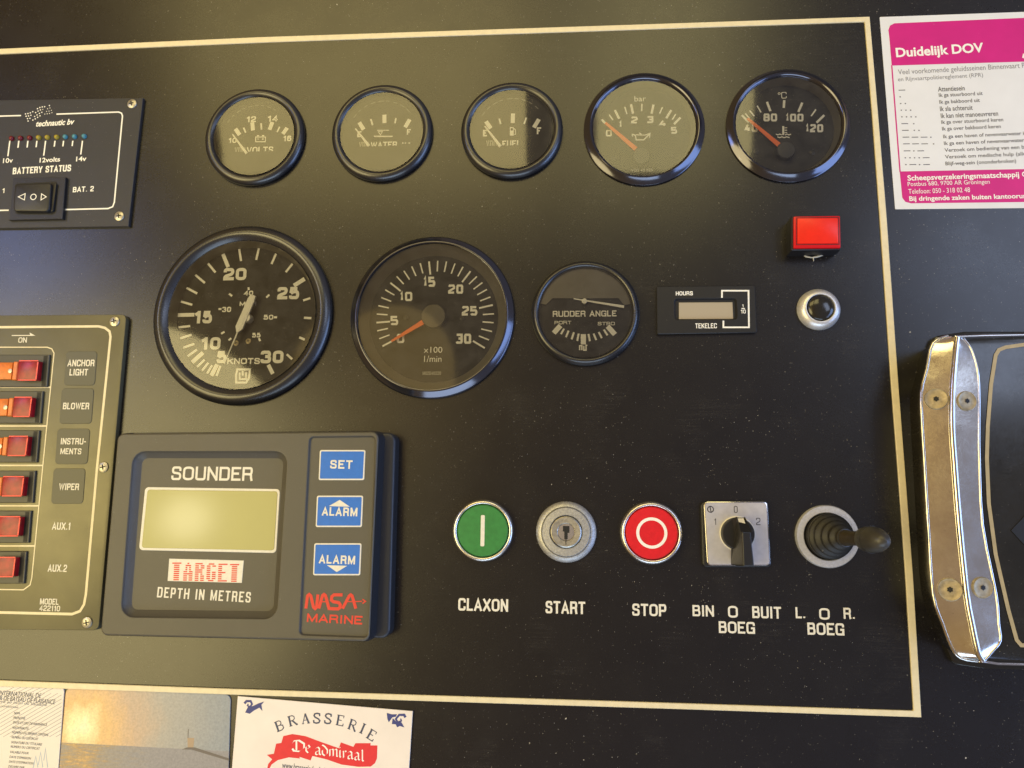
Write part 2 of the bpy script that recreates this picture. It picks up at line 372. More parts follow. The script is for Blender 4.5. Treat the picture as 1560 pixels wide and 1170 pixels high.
SF = {  # grotesque capitals and numerals as centre lines on a unit cell; r = rounded, c = closed
 'A': (.9, [('', [(0, 0), (.5, 1), (1, 0)]), ('', [(.2, .28), (.8, .28)])]), 'B': (.8, [('', [(0, 0), (0, 1)]), ('r', [(0, 1), (.6, 1), (.93, 1), (.93, .54), (.6, .54), (0, .54)]), ('r', [(.55, .54), (1, .54), (1, 0), (.6, 0), (0, 0)])]),
 'C': (.85, [('r', [(1, .68), (1, 1), (.5, 1), (0, 1), (0, .5), (0, 0), (.5, 0), (1, 0), (1, .32)])]), 'D': (.84, [('', [(0, 0), (0, 1)]), ('r', [(0, 1), (.5, 1), (1, 1), (1, .5), (1, 0), (.5, 0), (0, 0)])]),
 'E': (.74, [('', [(1, 1), (0, 1), (0, 0), (1, 0)]), ('', [(0, .52), (.9, .52)])]), 'F': (.7, [('', [(1, 1), (0, 1), (0, 0)]), ('', [(0, .5), (.85, .5)])]),
 'G': (.88, [('r', [(1, .7), (1, 1), (.5, 1), (0, 1), (0, .5), (0, 0), (.5, 0), (.95, 0), (.97, .25)]), ('', [(.55, .46), (1, .46), (1, 0)])]), 'H': (.84, [('', [(0, 0), (0, 1)]), ('', [(1, 0), (1, 1)]), ('', [(0, .52), (1, .52)])]),
 'I': (.2, [('', [(.5, 0), (.5, 1)])]), 'J': (.65, [('r', [(1, 1), (1, .5), (1, 0), (0, 0), (0, .32)])]), 'K': (.86, [('', [(0, 0), (0, 1)]), ('', [(1, 1), (.05, .38)]), ('', [(.35, .6), (1, 0)])]), 'L': (.68, [('', [(0, 1), (0, 0), (1, 0)])]),
 'M': (1.05, [('', [(0, 0), (0, 1)]), ('', [(.04, 1), (.5, .06), (.96, 1)]), ('', [(1, 1), (1, 0)])]), 'N': (.84, [('', [(0, 0), (0, 1)]), ('', [(.02, 1), (.98, 0)]), ('', [(1, 0), (1, 1)])]), 'O': (.9, [('rc', [(0, 0), (1, 0), (1, .5), (1, 1), (0, 1), (0, .5)])]), 'P': (.78, [('', [(0, 0), (0, 1)]), ('r', [(0, 1), (.6, 1), (1, 1), (1, .44), (.6, .44), (0, .44)])]),
 'Q': (.9, [('rc', OO), ('', [(.6, .3), (1, 0)])]), 'R': (.84, [('', [(0, 0), (0, 1)]), ('r', [(0, 1), (.6, 1), (.97, 1), (.97, .48), (.6, .48), (0, .48)]), ('r', [(.5, .48), (.93, .46), (.93, .2), (1, 0)])]),
 'S': (.8, [('r', [(.97, .7), (.97, 1), (.5, 1), (0.03, 1), (0.03, .56), (.5, .52), (1, .46), (1, 0), (.5, 0), (0, 0), (0, .3)])]), 'T': (.78, [('', [(0, 1), (1, 1)]), ('', [(.5, 1), (.5, 0)])]), 'U': (.84, [('r', [(0, 1), (0, .35), (0, 0), (.5, 0), (1, 0), (1, .35), (1, 1)])]),
 'V': (.84, [('', [(0, 1), (.5, 0), (1, 1)])]), 'W': (1.25, [('', [(0, 1), (.25, 0), (.5, .95), (.75, 0), (1, 1)])]), 'X': (.86, [('', [(0, 0), (1, 1)]), ('', [(0, 1), (1, 0)])]), 'Y': (.84, [('', [(0, 1), (.5, .42), (1, 1)]), ('', [(.5, .42), (.5, 0)])]), 'Z': (.76, [('', [(0, 1), (1, 1), (0, 0), (1, 0)])]),
 '0': (.72, [('rc', [(0, 0), (1, 0), (1, .5), (1, 1), (0, 1), (0, .5)])]), '1': (.42, [('', [(.0, .74), (.75, .98)]), ('', [(.75, 1), (.75, 0)])]), '2': (.72, [('r', [(0, .7), (0, 1), (.5, 1), (1, 1), (1, .55), (.5, .38), (0, .25), (0, 0)]), ('', [(0, 0), (1, 0)])]),
 '3': (.72, [('r', [(0, .76), (0, 1), (.5, 1), (.95, 1), (.95, .54), (.4, .54)]), ('r', [(.4, .54), (1, .54), (1, 0), (.5, 0), (0, 0), (0, .26)])]), '4': (.76, [('', [(.74, 0), (.74, 1), (0, .26), (1, .26)])]),
 '5': (.72, [('', [(.92, 1), (.12, 1), (.04, .5)]), ('r', [(.04, .46), (.4, .66), (1, .66), (1, 0), (.5, 0), (0, 0), (0, .24)])]), '6': (.72, [('r', [(.95, .8), (.9, 1), (.5, 1), (0, 1), (0, .5), (0, .3)]), ('rc', [(0, 0), (.5, 0), (1, 0), (1, .6), (.5, .6), (0, .6)])]),
 '7': (.7, [('', [(0, 1), (1, 1), (.32, 0)])]), '8': (.74, [('rc', [(.08, .54), (.5, .54), (.92, .54), (.92, 1), (.5, 1), (.08, 1)]), ('rc', [(0, 0), (.5, 0), (1, 0), (1, .54), (.5, .54), (0, .54)])]),
 '9': (.72, [('r', [(.05, .2), (.1, 0), (.5, 0), (1, 0), (1, .5), (1, .7)]), ('rc', [(0, 1), (.5, 1), (1, 1), (1, .4), (.5, .4), (0, .4)])]),
 '-': (.36, [('', [(0, .42), (1, .42)])]), '.': (.2, [('', [(.5, -.06), (.5, .10)])]), ' ': (.34, [])}
def chaikin(p, closed, it=3):
    for _ in range(it):
        q = []; n = len(p)
        for i in range(n if closed else n-1):
            a, b = p[i], p[(i+1) % n]; q += [(.75*a[0]+.25*b[0], .75*a[1]+.25*b[1]), (.25*a[0]+.75*b[0], .25*a[1]+.75*b[1])]
        if not closed: q = [p[0]] + q[1:-1] + [p[-1]]
        p = q
    return p
def stroke_text(mb, txt, cx, cy, wd, ht, z, rot=0.0, th=.18, space=1.0, gap=.15, **k):
    gap = gap + (space-1.0)*.9; tot = sum(SF[c][0] + th for c in txt) - th*0 + gap*(len(txt)-1) - th*0
    tw = th*ht; sc = wd/tot; X = -wd/2; c, s_ = math.cos(rot), math.sin(rot)
    for ch in txt:
        u, sts = SF[ch]; gw = (u+th)*sc; h = min(tw*.5, gw*.5)
        for kk, (fl, pts) in enumerate(sts):
            if 'r' in fl: pts = chaikin(pts, 'c' in fl, 2 if ht < 4 else 3)
            o = []
            for a, b in pts:
                lx = X + h + a*(gw-2*h)
                # open ends of upright and level strokes run out to the cell's edge
                ly = -ht/2 + tw/2 + b*(ht-tw)
                o.append([lx, ly])
            if 'c' not in fl:
                for e, n_ in ((0, 1), (-1, -2)):
                    dx, dy = o[e][0]-o[n_][0], o[e][1]-o[n_][1]; L_ = math.hypot(dx, dy)
                    at_edge = (abs(pts[e][1]) < .01 or abs(pts[e][1]-1) < .01)
                    if at_edge and abs(dy) > abs(dx)*.8: o[e][0] += dx/L_*tw/2; o[e][1] += dy/L_*tw/2
                    elif abs(dx) > abs(dy) and (pts[e][0] < .01 or pts[e][0] > .99): o[e][0] += dx/L_*tw/2
            mb.ribbon([(cx + x*c - y*s_, cy + x*s_ + y*c) for x, y in o], tw, z + .008*kk, closed='c' in fl)
        X += gw + gap*sc
def text(t, txt, x0, y0, x1, y1, z, m='white', parent=None, name='lettering', zf=None, bold=0.018, mb=None, drot=0.0, **k):
    """lettering whose ink fills the pixel box, laid flat at height z on thing t"""
    if zf: (x0, y0), (x1, y1) = zf(x0, y0), zf(x1, y1)
    cx, cy = (x0+x1)/2, (y0+y1)/2
    a = t.P(x0, cy, z); b = t.P(x1, cy, z); c = t.P(cx, y0, z); d = t.P(cx, y1, z); p = t.P(cx, cy, z)
    own = mb is None; mb = mb or MB()
    if all(q in SF for q in txt) and not k.get('shear'):
        stroke_text(mb, txt, p[0], p[1], math.dist(a, b), math.dist(c, d), z, rot=drot, th=.135 + bold*1.7 + (.045 if 'numeral' in name else 0), **k)
    else: fit_glyphs(mb, txt, p[0], p[1], math.dist(a, b), math.dist(c, d), z, bold=bold*.8, rot=drot, **k)
    if own: return mb.build(name, M[m], parent or t.o, smooth=False)
SQ = {  # square instrument numerals on a unit cell
 '0': [[(.12, 0), (.88, 0), (1, .12), (1, .88), (.88, 1), (.12, 1), (0, .88), (0, .12), 'c']],
 '1': [[(.15, .80), (.62, 1), (.62, 0)]],
 '2': [[(0, .82), (.12, 1), (.88, 1), (1, .86), (1, .62), (0, .22), (0, 0), (1, 0)]],
 '3': [[(0, 1), (1, 1), (1, .58), (.86, .52), (.35, .52)], [(.86, .52), (1, .44), (1, .12), (.88, 0), (.12, 0), (0, .14)]],
 '4': [[(.55, 1), (0, .28), (1, .28)], [(.74, .56), (.74, 0)]],
 '5': [[(1, 1), (0, 1), (0, .55), (.86, .55), (1, .42), (1, .12), (.88, 0), (.1, 0), (0, .12)]],
 '8': [[(.14, .53), (.04, .64), (.04, .9), (.14, 1), (.86, 1), (.96, .9), (.96, .64), (.86, .53), (.14, .53)], [(.14, .53), (0, .42), (0, .1), (.14, 0), (.86, 0), (1, .1), (1, .42), (.86, .53)]],
}
def numeral(t, txt, x0, y0, x1, y1, z, mb, zf, th=0.235):
    (x0, y0), (x1, y1) = zf(x0, y0), zf(x1, y1)
    n = len(txt); units = [0.52 if c == '1' else 1.0 for c in txt]; gap = 0.16
    tot = sum(units) + gap*(n-1); X = x0
    for c, u in zip(txt, units):
        wpx = (x1-x0) * u/tot
        hmm = math.dist(t.P(X, y0, z), t.P(X, y1, z)); tw = hmm*th
        for k, st in enumerate(SQ[c]):
            cl = st[-1] == 'c'; st = st[:-1] if cl else st
            mx = tw/scale_at(X, y0)/2; pts = []
            for a, b in st:
                aa = a*0.85 if c == '1' else a
                pts.append(t.P(X + mx + aa*(wpx-2*mx), y1 - mx - b*(y1-y0-2*mx), z))
            mb.ribbon(pts, tw, z + 0.012*k, closed=cl)
        X += wpx + (x1-x0)*gap/tot
def ticks(t, segs, wd, z, mb, zf):
    for x0, y0, x1, y1 in segs:
        mb.ribbon([t.P(*zf(x0, y0), z), t.P(*zf(x1, y1), z)], wd*1.22, z)

SCREW = {}
def screw(parent, x, y, z, r, m='steel', rot=0.5, dome=0.35, torx=False, normal=None, r_slot=0.5):
    key = (round(r, 2), m, torx)
    if key not in SCREW:
        mb = MB().lathe([(r, 0), (r, r*0.10), (r*0.93, r*0.20), (r*0.7, r*dome*0.8), (r*0.4, r*dome), (r*0.02, r*(dome+0.02))], seg=28, cap=True)
        a = mb.build('screw', M[m]); mb2 = MB()
        zz = r*(dome+0.06)
        if torx:
            mb2.add([(r*.27*(1 if i % 2 == 0 else .72)*math.cos(i*math.pi/6), r*.27*(1 if i % 2 == 0 else .72)*math.sin(i*math.pi/6), zz) for i in range(12)], [tuple(range(12))])
        else:
            q, l = r*0.11, r*r_slot
            mb2.add([(-q, -l, zz), (q, -l, zz), (q, -q, zz), (l, -q, zz), (l, q, zz), (q, q, zz), (q, l, zz), (-q, l, zz), (-q, q, zz), (-l, q, zz), (-l, -q, zz), (-q, -q, zz)],
                    [(0, 1, 2, 11), (3, 4, 5, 2), (6, 7, 8, 5), (9, 10, 11, 8), (2, 5, 8, 11)])
        b = mb2.build('driver_recess', M['slot'], smooth=False)
        SCREW[key] = (a.data, b.data); bpy.data.objects.remove(a); bpy.data.objects.remove(b)
    da, db = SCREW[key]
    a = bpy.data.objects.new('screw', da); COL.objects.link(a); a.parent = parent; a.location = (x*.001, y*.001, z*.001)
    if normal is not None:
        a.rotation_mode = 'QUATERNION'; a.rotation_quaternion = Vector(normal).to_track_quat('Z', 'Y')
    else: a.rotation_euler = (0, 0, rot)
    b = bpy.data.objects.new('driver_recess', db); COL.objects.link(b); b.parent = a
    return a

# ================================================================== SETTING: dashboard, instrument panel
def holed(mb, outer, holes, z):
    """flat face with openings"""
    loops = [[Vector((x, y, z)) for x, y in L] for L in [outer] + holes]; flat = [tuple(v) for L in loops for v in L]; out = []
    for tr in tessellate_polygon(loops):
        a, b, c = (flat[i] for i in tr)
        out.append(tuple(tr) if (b[0]-a[0])*(c[1]-a[1]) - (b[1]-a[1])*(c[0]-a[0]) > 0 else tuple(tr)[::-1])
    mb.add(flat, out)
dash = MB().add([(-420, -330, -20), (420, -330, -20), (420, 330, -20), (-420, 330, -20)], [(3, 2, 1, 0), ])
hq = [(*W(-300, 1022, -1.6), -1.6), (*W(1384, 1076, -1.6), -1.6), (*W(1311, 39, -1.6), -1.6), (*W(-300, 120, -1.6), -1.6)]
dash.add([(-420, -330, -1.6), (420, -330, -1.6), (420, 330, -1.6), (-420, 330, -1.6)] + hq, [(0, 1, 5, 4), (1, 2, 6, 5), (2, 3, 7, 6), (3, 0, 4, 7)])
dash.add([(-420, -330, -20), (420, -330, -20), (420, 330, -20), (-420, 330, -20), (-420, -330, -1.6), (420, -330, -1.6), (420, 330, -1.6), (-420, 330, -1.6)], [(0, 1, 5, 4), (1, 2, 6, 5), (2, 3, 7, 6), (3, 0, 4, 7)])
do = dash.build('dashboard', M['dash'], smooth=False); do['kind'] = 'structure'; do['label'] = 'matt black dashboard board around the framed instrument panel'
ZD = -1.6   # top of the dashboard board

pt = Thing('instrument_panel', 'black instrument panel framed by a thin cream gold line', 'panel', 780, 585)
topo = [(-420, 95), (-200, 85), (0, 74), (200, 65), (400, 56), (700, 46), (1000, 36), (1325, 25)]
topi = [(-420, 103), (-200, 93), (0, 82), (200, 73), (400, 64.5), (700, 54), (1000, 44), (1317.5, 33)]
rgto = [(1325, 25), (1338.5, 180), (1351, 330), (1369, 585), (1381, 740), (1391.5, 880), (1404, 1093)]
rgti = [(1317.5, 33), (1329.5, 180), (1340.5, 330), (1358, 585), (1370, 740), (1380, 880), (1392, 1083)]
boto = [(-420, 1038), (-200, 1041), (0, 1046), (340, 1058), (700, 1070), (1050, 1081), (1404, 1093)]
boti = [(-420, 1029), (-200, 1032), (0, 1036.5), (340, 1049), (700, 1061), (1050, 1072), (1392, 1083)]
def strip(o, i, zt=0.45):
    O_ = pt.O(o, zt); I_ = pt.O(i, zt); mb = MB(); b = 0.25
    Or = []; Ir = []
    for a, c in zip(O_, I_):
        d = Vector(c) - Vector(a); d.normalize(); Or.append((a[0]+d.x*b, a[1]+d.y*b)); Ir.append((c[0]-d.x*b, c[1]-d.y*b))
    return mb.loft([[(x, y, ZD) for x, y in O_], [(x, y, zt-b) for x, y in O_], [(x, y, zt) for x, y in Or], [(x, y, zt) for x, y in Ir], [(x, y, zt-b) for x, y in I_], [(x, y, ZD) for x, y in I_]], False, False, closed=False)
for oo, ii in ((topo, topi), (rgto, rgti), (boto, boti)):
    strip(oo, ii).build('edge_strip', M['gold'], pt.o)
# face of the panel, stopping a hair short of the strips
gap = 1.8
face = [(x, y + gap) for x, y in topi[:-1]] + [(1317.5 - gap, 33 + gap)] + [(x - gap*1.15, y) for x, y in rgti[1:-1]] + [(1392 - gap*1.3, 1083 - gap)] + [(x, y - gap) for x, y in boti[::-1][1:]]
fo = ccw(pt.O(face)); mb = MB(); cuts = []
for x0, y0, x1, y1 in ((888, 110.5, 1074, 281), (1104, 104, 1296, 277), (231, 341.5, 505, 615), (534, 360.5, 781.5, 603)):   # openings for the deep gauges
    c_ = pt.P((x0+x1)/2, (y0+y1)/2, 1.5); cuts.append(circle(c_, (x1-x0+y1-y0)/4*scale_at((x0+x1)/2, (y0+y1)/2, 1.5)*.93, 48))
holed(mb, fo, cuts, 0.0)
mb.loft([[(x, y, ZD) for x, y in fo], [(x, y, 0) for x, y in fo]], False, False)
mb.build('panel_face', M['panel'], pt.o, smooth=False)
for s, a, b, c, d in (('CLAXON', 698, 912, 774, 931), ('START', 831, 916, 891.5, 935), ('STOP', 963, 920, 1015, 938.5), ('BIN', 1055, 922, 1087.5, 939), ('O', 1109, 923, 1124, 941),
                      ('BUIT', 1146, 924, 1190, 942), ('BOEG', 1095, 947, 1150, 965), ('L.', 1212, 925, 1227, 942), ('O', 1248, 926.5, 1264, 944), ('R.', 1285, 926, 1302.5, 943), ('BOEG', 1230, 949, 1286, 967.5)):
    text(pt, s, a, b, c, d, 0.12, 'letter', bold=0.022)

# ================================================================== GAUGES
def gauge(name, label, outer, zc, Zg, prof, m, zd, zg, rg, dial_m='dial', group=None, seg=96, wallm='wall', rdial=None):
    """outer: pixel box of the bezel; prof: (radius fraction, z) profile; returns Thing at the centre"""
    x0, y0, x1, y1 = outer
    cx, cy = (x0+x1)/2, (y0+y1)/2
    X, Y = W(cx, cy, zc); # centre on the panel
    R = ((x1-x0)+(y1-y0)*1.0)/4 * scale_at(cx, cy, zc) * Zg
    t = Thing(name, label, 'gauge', 780, 585, group); t.o.location = (X*.001, Y*.001, 0); t.x, t.y = X, Y
    MB().lathe([(R*f, z) for f, z in prof], seg=seg).build('bezel', M[m], t.o, angle=50)
    rw = R*rg
    MB().lathe([(rw, zg+0.1), (rw*(rdial or 0.985), zd)], seg=seg).build('inner_wall', M[wallm], t.o)
    MB().disc((0, 0), rw*1.01, zd, 64).build('dial', M[dial_m], t.o, smooth=False)
    MB().lathe([(rw*1.005*f, zg+0.28*(1-f*f)) for f in (1, .85, .7, .55, .4, .25, .1, .01)], seg=64, cap=True).build('glass', M['glass'], t.o, angle=80)
    t.R = R; t.rw = rw
    return t
ROUND = [(0.97, 0), (1.0, 0.8), (1.0, 2.0), (0.985, 3.0), (0.955, 3.9), (0.92, 4.5), (0.89, 4.6), (0.86, 4.2), (0.83, 3.3), (0.81, 2.5), (0.80, 1.6)]
def needle(t, a, b, w0, w1, z, m, name='needle'):
    """tapered pointer from a (hub end) to b (tip)"""
    d = Vector((b[0]-a[0], b[1]-a[1])); u = d.normalized(); n = Vector((-u.y, u.x)); A = Vector(a); B = Vector(b)
    pts = [A + n*w0/2, A - n*w0/2, B - n*w1/2, B + n*w1/2]
    MB().slab([(p.x, p.y) for p in pts], z-0.35, z, 0.12, 1, cap0=True).build(name, M[m], t.o)
def mask_below(t, zf, ychord, z):
    """raised blank plate that covers the lower part of the dial"""
    c = t.P(*zf(*ychord), z)
    r = t.rw*0.985; a = math.asin(max(-0.95, min(0.95, c[1]/r)))
    pts = [(r*math.cos(q), r*math.sin(q)) for q in [math.pi - a + (math.pi + 2*a)*i/30 for i in range(31)]]
    MB().slab(pts, z-0.8, z, 0.08, 1).build('lower_mask', M['dialgrey'] if False else M['dial'], t.o, smooth=False)
def arc_print(t, z, r, a0, a1, n, mname='faint'):
    mb = MB()
    for i in range(n):
        q0 = a0 + (a1-a0)*i/n; q1 = q0 + (a1-a0)/n*random.uniform(0.45, 0.8)
        mb.ribbon(circle((0, 0), r, 4, q0, q1), 0.42, z)
    mb.build('arc_print', M[mname], t.o, smooth=False)
ZDI = 1.2
zv = zoomer(290, 110, 3.9)
G1 = 'black ring gauges along the top row'
# --- volts
t = gauge('volt_gauge', 'small voltmeter with numbers 10 to 16, leftmost of the top row', (310, 134, 466, 283), 2.0, 0.985, ROUND, 'satin', ZDI, 3.3, 0.81, group=G1)
mb = MB(); ticks(t, [(268, 336, 293, 373), (368, 298, 372, 346), (487, 296, 470, 342), (575, 330, 549, 367)], 1.9, ZDI+.08, mb, zv)
ticks(t, [(316, 329, 329, 359), (420, 303, 423, 341), (531, 324, 515, 356)], 0.8, ZDI+.09, mb, zv); mb.build('scale_marks', M['white'], t.o, smooth=False)
for s, b in (('10', (228, 390, 275, 420)), ('12', (335, 262, 390, 297)), ('14', (460, 258, 520, 293)), ('16', (553, 377, 600, 410))):
    text(t, s, *b, ZDI+.08, 'white', zf=zv, bold=0.03, name='numeral')
text(t, 'VOLTS', 335, 443, 492, 482, ZDI+.08, 'white', zf=zv, bold=0.03); text(t, 'VDO', 262, 445, 328, 482, ZDI+.08, 'dim', zf=zv, bold=0.02)
mb = MB(); P = lambda x, y, z=ZDI+.09: t.P(*zv(x, y), z)
mb.ribbon([P(388, 413), P(388, 385), P(446, 385), P(446, 413)], 0.55, ZDI+.09, True)
for a in (402, 432): mb.ribbon([P(a-7, 377), P(a+7, 377)], 0.75, ZDI+.1)
mb.ribbon([P(396, 397), P(408, 397)], .4, ZDI+.1); mb.ribbon([P(424, 397), P(438, 397)], .4, ZDI+.1); mb.ribbon([P(431, 391), P(431, 403)], .4, ZDI+.11); mb.build('battery_symbol', M['white'], t.o, smooth=False)
arc_print(t, ZDI+.08, t.rw*0.83, 150, 50, 9)
mask_below(t, zv, (400, 470), ZDI+0.9)
needle(t, P(335, 483, 2.4), P(250, 368, 2.4), 1.6, 0.7, 2.6, 'whitehand')
# --- water
t = gauge('water_gauge', 'small water tank gauge reading empty, second from left of the top row', (504, 123.5, 660, 281), 2.0, 0.975, ROUND, 'satin', ZDI, 3.3, 0.82, group=G1)
P = lambda x, y, z=ZDI+.09: t.P(*zv(x, y), z)
mb = MB(); ticks(t, [(1003, 298, 1030, 341), (1153, 252, 1153, 302), (1303, 280, 1276, 328)], 1.9, ZDI+.08, mb, zv); ticks(t, [(1072, 278, 1083, 315), (1221, 272, 1216, 304)], 0.8, ZDI+.09, mb, zv); mb.build('scale_marks', M['white'], t.o, smooth=False)
text(t, 'E', 992, 350, 1016, 386, ZDI+.08, 'white', zf=zv, bold=0.03, name='numeral'); text(t, 'F', 1286, 338, 1310, 372, ZDI+.08, 'white', zf=zv, bold=0.03, name='numeral')
text(t, 'WATER', 1072, 413, 1228, 450, ZDI+.08, 'white', zf=zv, bold=0.03); text(t, 'VDO', 1002, 413, 1060, 450, ZDI+.08, 'dim', zf=zv, bold=0.02)
mb = MB(); ticks(t, [(1258, 421, 1266, 421), (1274, 421, 1282, 421), (1296, 421, 1306, 421)], .7, ZDI+.08, mb, zv)
mb.ribbon([P(1090, 381), P(1202, 381)], 0.75, ZDI+.09); mb.ribbon([P(1110, 345), P(1180, 345)], 0.5, ZDI+.09); mb.ribbon([P(1116, 353), P(1142, 353), P(1129, 372)], 0.4, ZDI+.11, True); mb.build('water_symbol', M['white'], t.o, smooth=False)
arc_print(t, ZDI+.08, t.rw*0.83, 150, 35, 9)
mask_below(t, zv, (1150, 438), ZDI+0.9)
needle(t, P(1062, 438, 2.4), P(980, 334, 2.4), 1.7, 0.7, 2.6, 'whitehand')
# --- fuel
zf_ = zoomer(680, 90, 3.9)
t = gauge('fuel_gauge', 'small fuel gauge with pump symbol, in the middle of the top row', (699, 120, 860, 276.5), 2.0, 0.975, ROUND, 'satin', ZDI, 3.3, 0.82, group=G1)
P = lambda x, y, z=ZDI+.09: t.P(*zf_(x, y), z)
mb = MB(); ticks(t, [(235, 370, 264, 412), (396, 323, 394, 380), (550, 357, 520, 407)], 1.9, ZDI+.08, mb, zf_); ticks(t, [(314, 353, 323, 387), (475, 348, 462, 386)], 0.8, ZDI+.09, mb, zf_); mb.build('scale_marks', M['white'], t.o, smooth=False)
text(t, 'E', 217, 420, 241, 460, ZDI+.08, 'white', zf=zf_, bold=0.03, name='numeral'); text(t, 'F', 537, 405, 563, 446, ZDI+.08, 'white', zf=zf_, bold=0.03, name='numeral')
text(t, 'FUEL', 332, 483, 442, 522, ZDI+.08, 'white', zf=zf_, bold=0.03); text(t, 'VDO', 236, 483, 300, 522, ZDI+.08, 'dim', zf=zf_, bold=0.02)
mb = MB(); mb.poly([P(377, 455), P(377, 404), P(400, 404), P(400, 455)], ZDI+.08); mb.ribbon([P(402, 412), P(410, 420), P(411, 447), P(404, 449)], .45, ZDI+.1); mb.build('pump_symbol', M['white'], t.o, smooth=False)
MB().poly([P(382, 424, ZDI+.13), P(382, 410, ZDI+.13), P(395, 410, ZDI+.13), P(395, 424, ZDI+.13)], ZDI+.13).build('pump_window', M['dial'], t.o, smooth=False)
arc_print(t, ZDI+.08, t.rw*0.83, 150, 35, 9)
mask_below(t, zf_, (394, 512), ZDI+0.9)
needle(t, P(322, 520, 2.4), P(228, 398, 2.4), 1.8, 0.8, 2.6, 'whitehand')
# --- bar (oil pressure) and temperature: gloss metal bezels
VDO = [(0.985, 0), (1.0, 0.5), (1.0, 1.2), (0.985, 1.6), (0.965, 1.9), (0.915, 3.5), (0.90, 3.9), (0.885, 3.8), (0.862, 2.9), (0.85, 2.2), (0.845, 1.4)]
def small_needle(t, P, hub, r, a, b, w0, w1):
    MB().lathe([(r, -2.9), (r, -0.5), (r*0.92, -0.1), (0.05, 0.0)], c=P(*hub, -0.2), seg=36, cap=True).build('hub', M['hubblack'], t.o)
    needle(t, P(*a, -1.2), P(*b, -1.2), w0, w1, -1.1, 'orange')
ZV2 = -3.5
G2 = 'gauges with shiny bezels and orange needles'
t = gauge('oil_pressure_gauge', 'bar pressure gauge numbered 0 to 5 with orange needle and shiny rim', (888, 110.5, 1074, 281), 1.2, 1.035, VDO, 'gloss', ZV2, 1.9, 0.85, group=G2, rdial=0.93)
P = lambda x, y, z=ZV2+.09: t.P(*zf_(x, y), z)
mb = MB(); ticks(t, [(923, 358, 944, 382), (1001, 303, 1027, 355), (1097, 268, 1109, 324), (1231, 270, 1219, 325), (1336, 303, 1306, 352), (1391, 347, 1352, 387)], 1.05, ZV2+.08, mb, zf_)
ticks(t, [(967, 330, 990, 363), (1060, 284, 1073, 327), (1162, 266, 1160, 310), (1284, 286, 1267, 324), (1363, 327, 1342, 360)], 0.65, ZV2+.09, mb, zf_); mb.build('scale_marks', M['white'], t.o, smooth=False)
for s, b in (('0', (947, 420, 984, 460)), ('1', (1024, 367, 1046, 408)), ('2', (1097, 341, 1137, 383)), ('3', (1190, 338, 1230, 381)), ('4', (1265, 360, 1308, 402)), ('5', (1334, 402, 1371, 444))):
    mb = MB(); numeral(t, s, *b, ZV2+.08, mb, zf_); mb.build('numeral', M['white'], t.o, smooth=False)
text(t, 'bar', 1117, 219, 1186, 251, ZV2+.08, 'white', zf=zf_, bold=0.0)
mb = MB(); mb.ribbon([P(1103, 446), P(1122, 452), P(1128, 480), P(1172, 480), P(1210, 443)], .65, ZV2+.09); mb.ribbon([P(1126, 450), P(1180, 452), P(1210, 441), P(1207, 470)], .55, ZV2+.11); mb.ribbon([P(1145, 438), P(1160, 448)], .6, ZV2+.13); mb.ribbon([P(1103, 446), P(1106, 462)], .5, ZV2+.13); mb.build('oil_can_symbol', M['white'], t.o, smooth=False)
text(t, 'VDO 40.225', 1100, 652, 1226, 668, ZV2+.08, 'dim', zf=zf_, bold=0.02)
for c in ((990, 588), (1335, 575)): screw(t.o, *P(*c), ZV2, 1.25, 'hubblack', 0.9)
small_needle(t, P, (1160, 575), 4.7, (1126, 534), (945, 378), 2.6, 1.4)
zt_ = zoomer(1060, 90, 5.778)
t = gauge('temperature_gauge', 'shiny rimmed temperature gauge numbered 40 to 120 at right end of top row', (1104, 104, 1296, 277), 1.2, 1.035, VDO, 'gloss', ZV2, 1.9, 0.85, group=G2, rdial=0.93)
P = lambda x, y, z=ZV2+.09: t.P(*zt_(x, y), z)
mb = MB(); ticks(t, [(405, 493, 468, 558), (626, 376, 657, 458), (937, 383, 903, 465), (1131, 493, 1063, 560), (779, 362, 774, 430)], 1.05, ZV2+.08, mb, zt_)
ticks(t, [(436, 478, 473, 524), (474, 452, 515, 503), (540, 410, 574, 470), (1057, 443, 1016, 502)], 0.65, ZV2+.09, mb, zt_); mb.build('scale_marks', M['white'], t.o, smooth=False)
for s, b in (('40', (430, 568, 545, 642)), ('80', (595, 478, 716, 549)), ('100', (792, 480, 948, 550)), ('120', (968, 572, 1122, 645))):
    mb = MB(); numeral(t, s, *b, ZV2+.08, mb, zt_); mb.build('numeral', M['white'], t.o, smooth=False)
text(t, 'C', 752, 290, 800, 347, ZV2+.08, 'white', zf=zt_, bold=-0.01)
mb = MB(); mb.ribbon(circle(P(734, 304), .55, 14), .35, ZV2+.08, True); mb.build('degree_mark', M['white'], t.o, smooth=False)
mb = MB(); mb.ribbon([P(770, 590), P(770, 668)], 1.1, ZV2+.09)
for y in (605, 626, 646): mb.ribbon([P(782, y), P(804, y)], .5, ZV2+.09)
mb.ribbon([P(705, 660), P(722, 668), P(740, 660), P(756, 668)], .55, ZV2+.11); mb.ribbon([P(786, 668), P(802, 660), P(820, 668), P(838, 660)], .55, ZV2+.11)
mb.ribbon([P(718, 684), P(738, 692), P(758, 684), P(778, 692), P(800, 684), P(826, 692)], .55, ZV2+.11); mb.build('coolant_symbol', M['white'], t.o, smooth=False)
for c in ((530, 818), (1025, 825)): screw(t.o, *P(*c), ZV2, 1.5, 'hubblack', 0.9)
small_needle(t, P, (795, 800), 4.9, (735, 757), (455, 522), 2.7, 1.5)
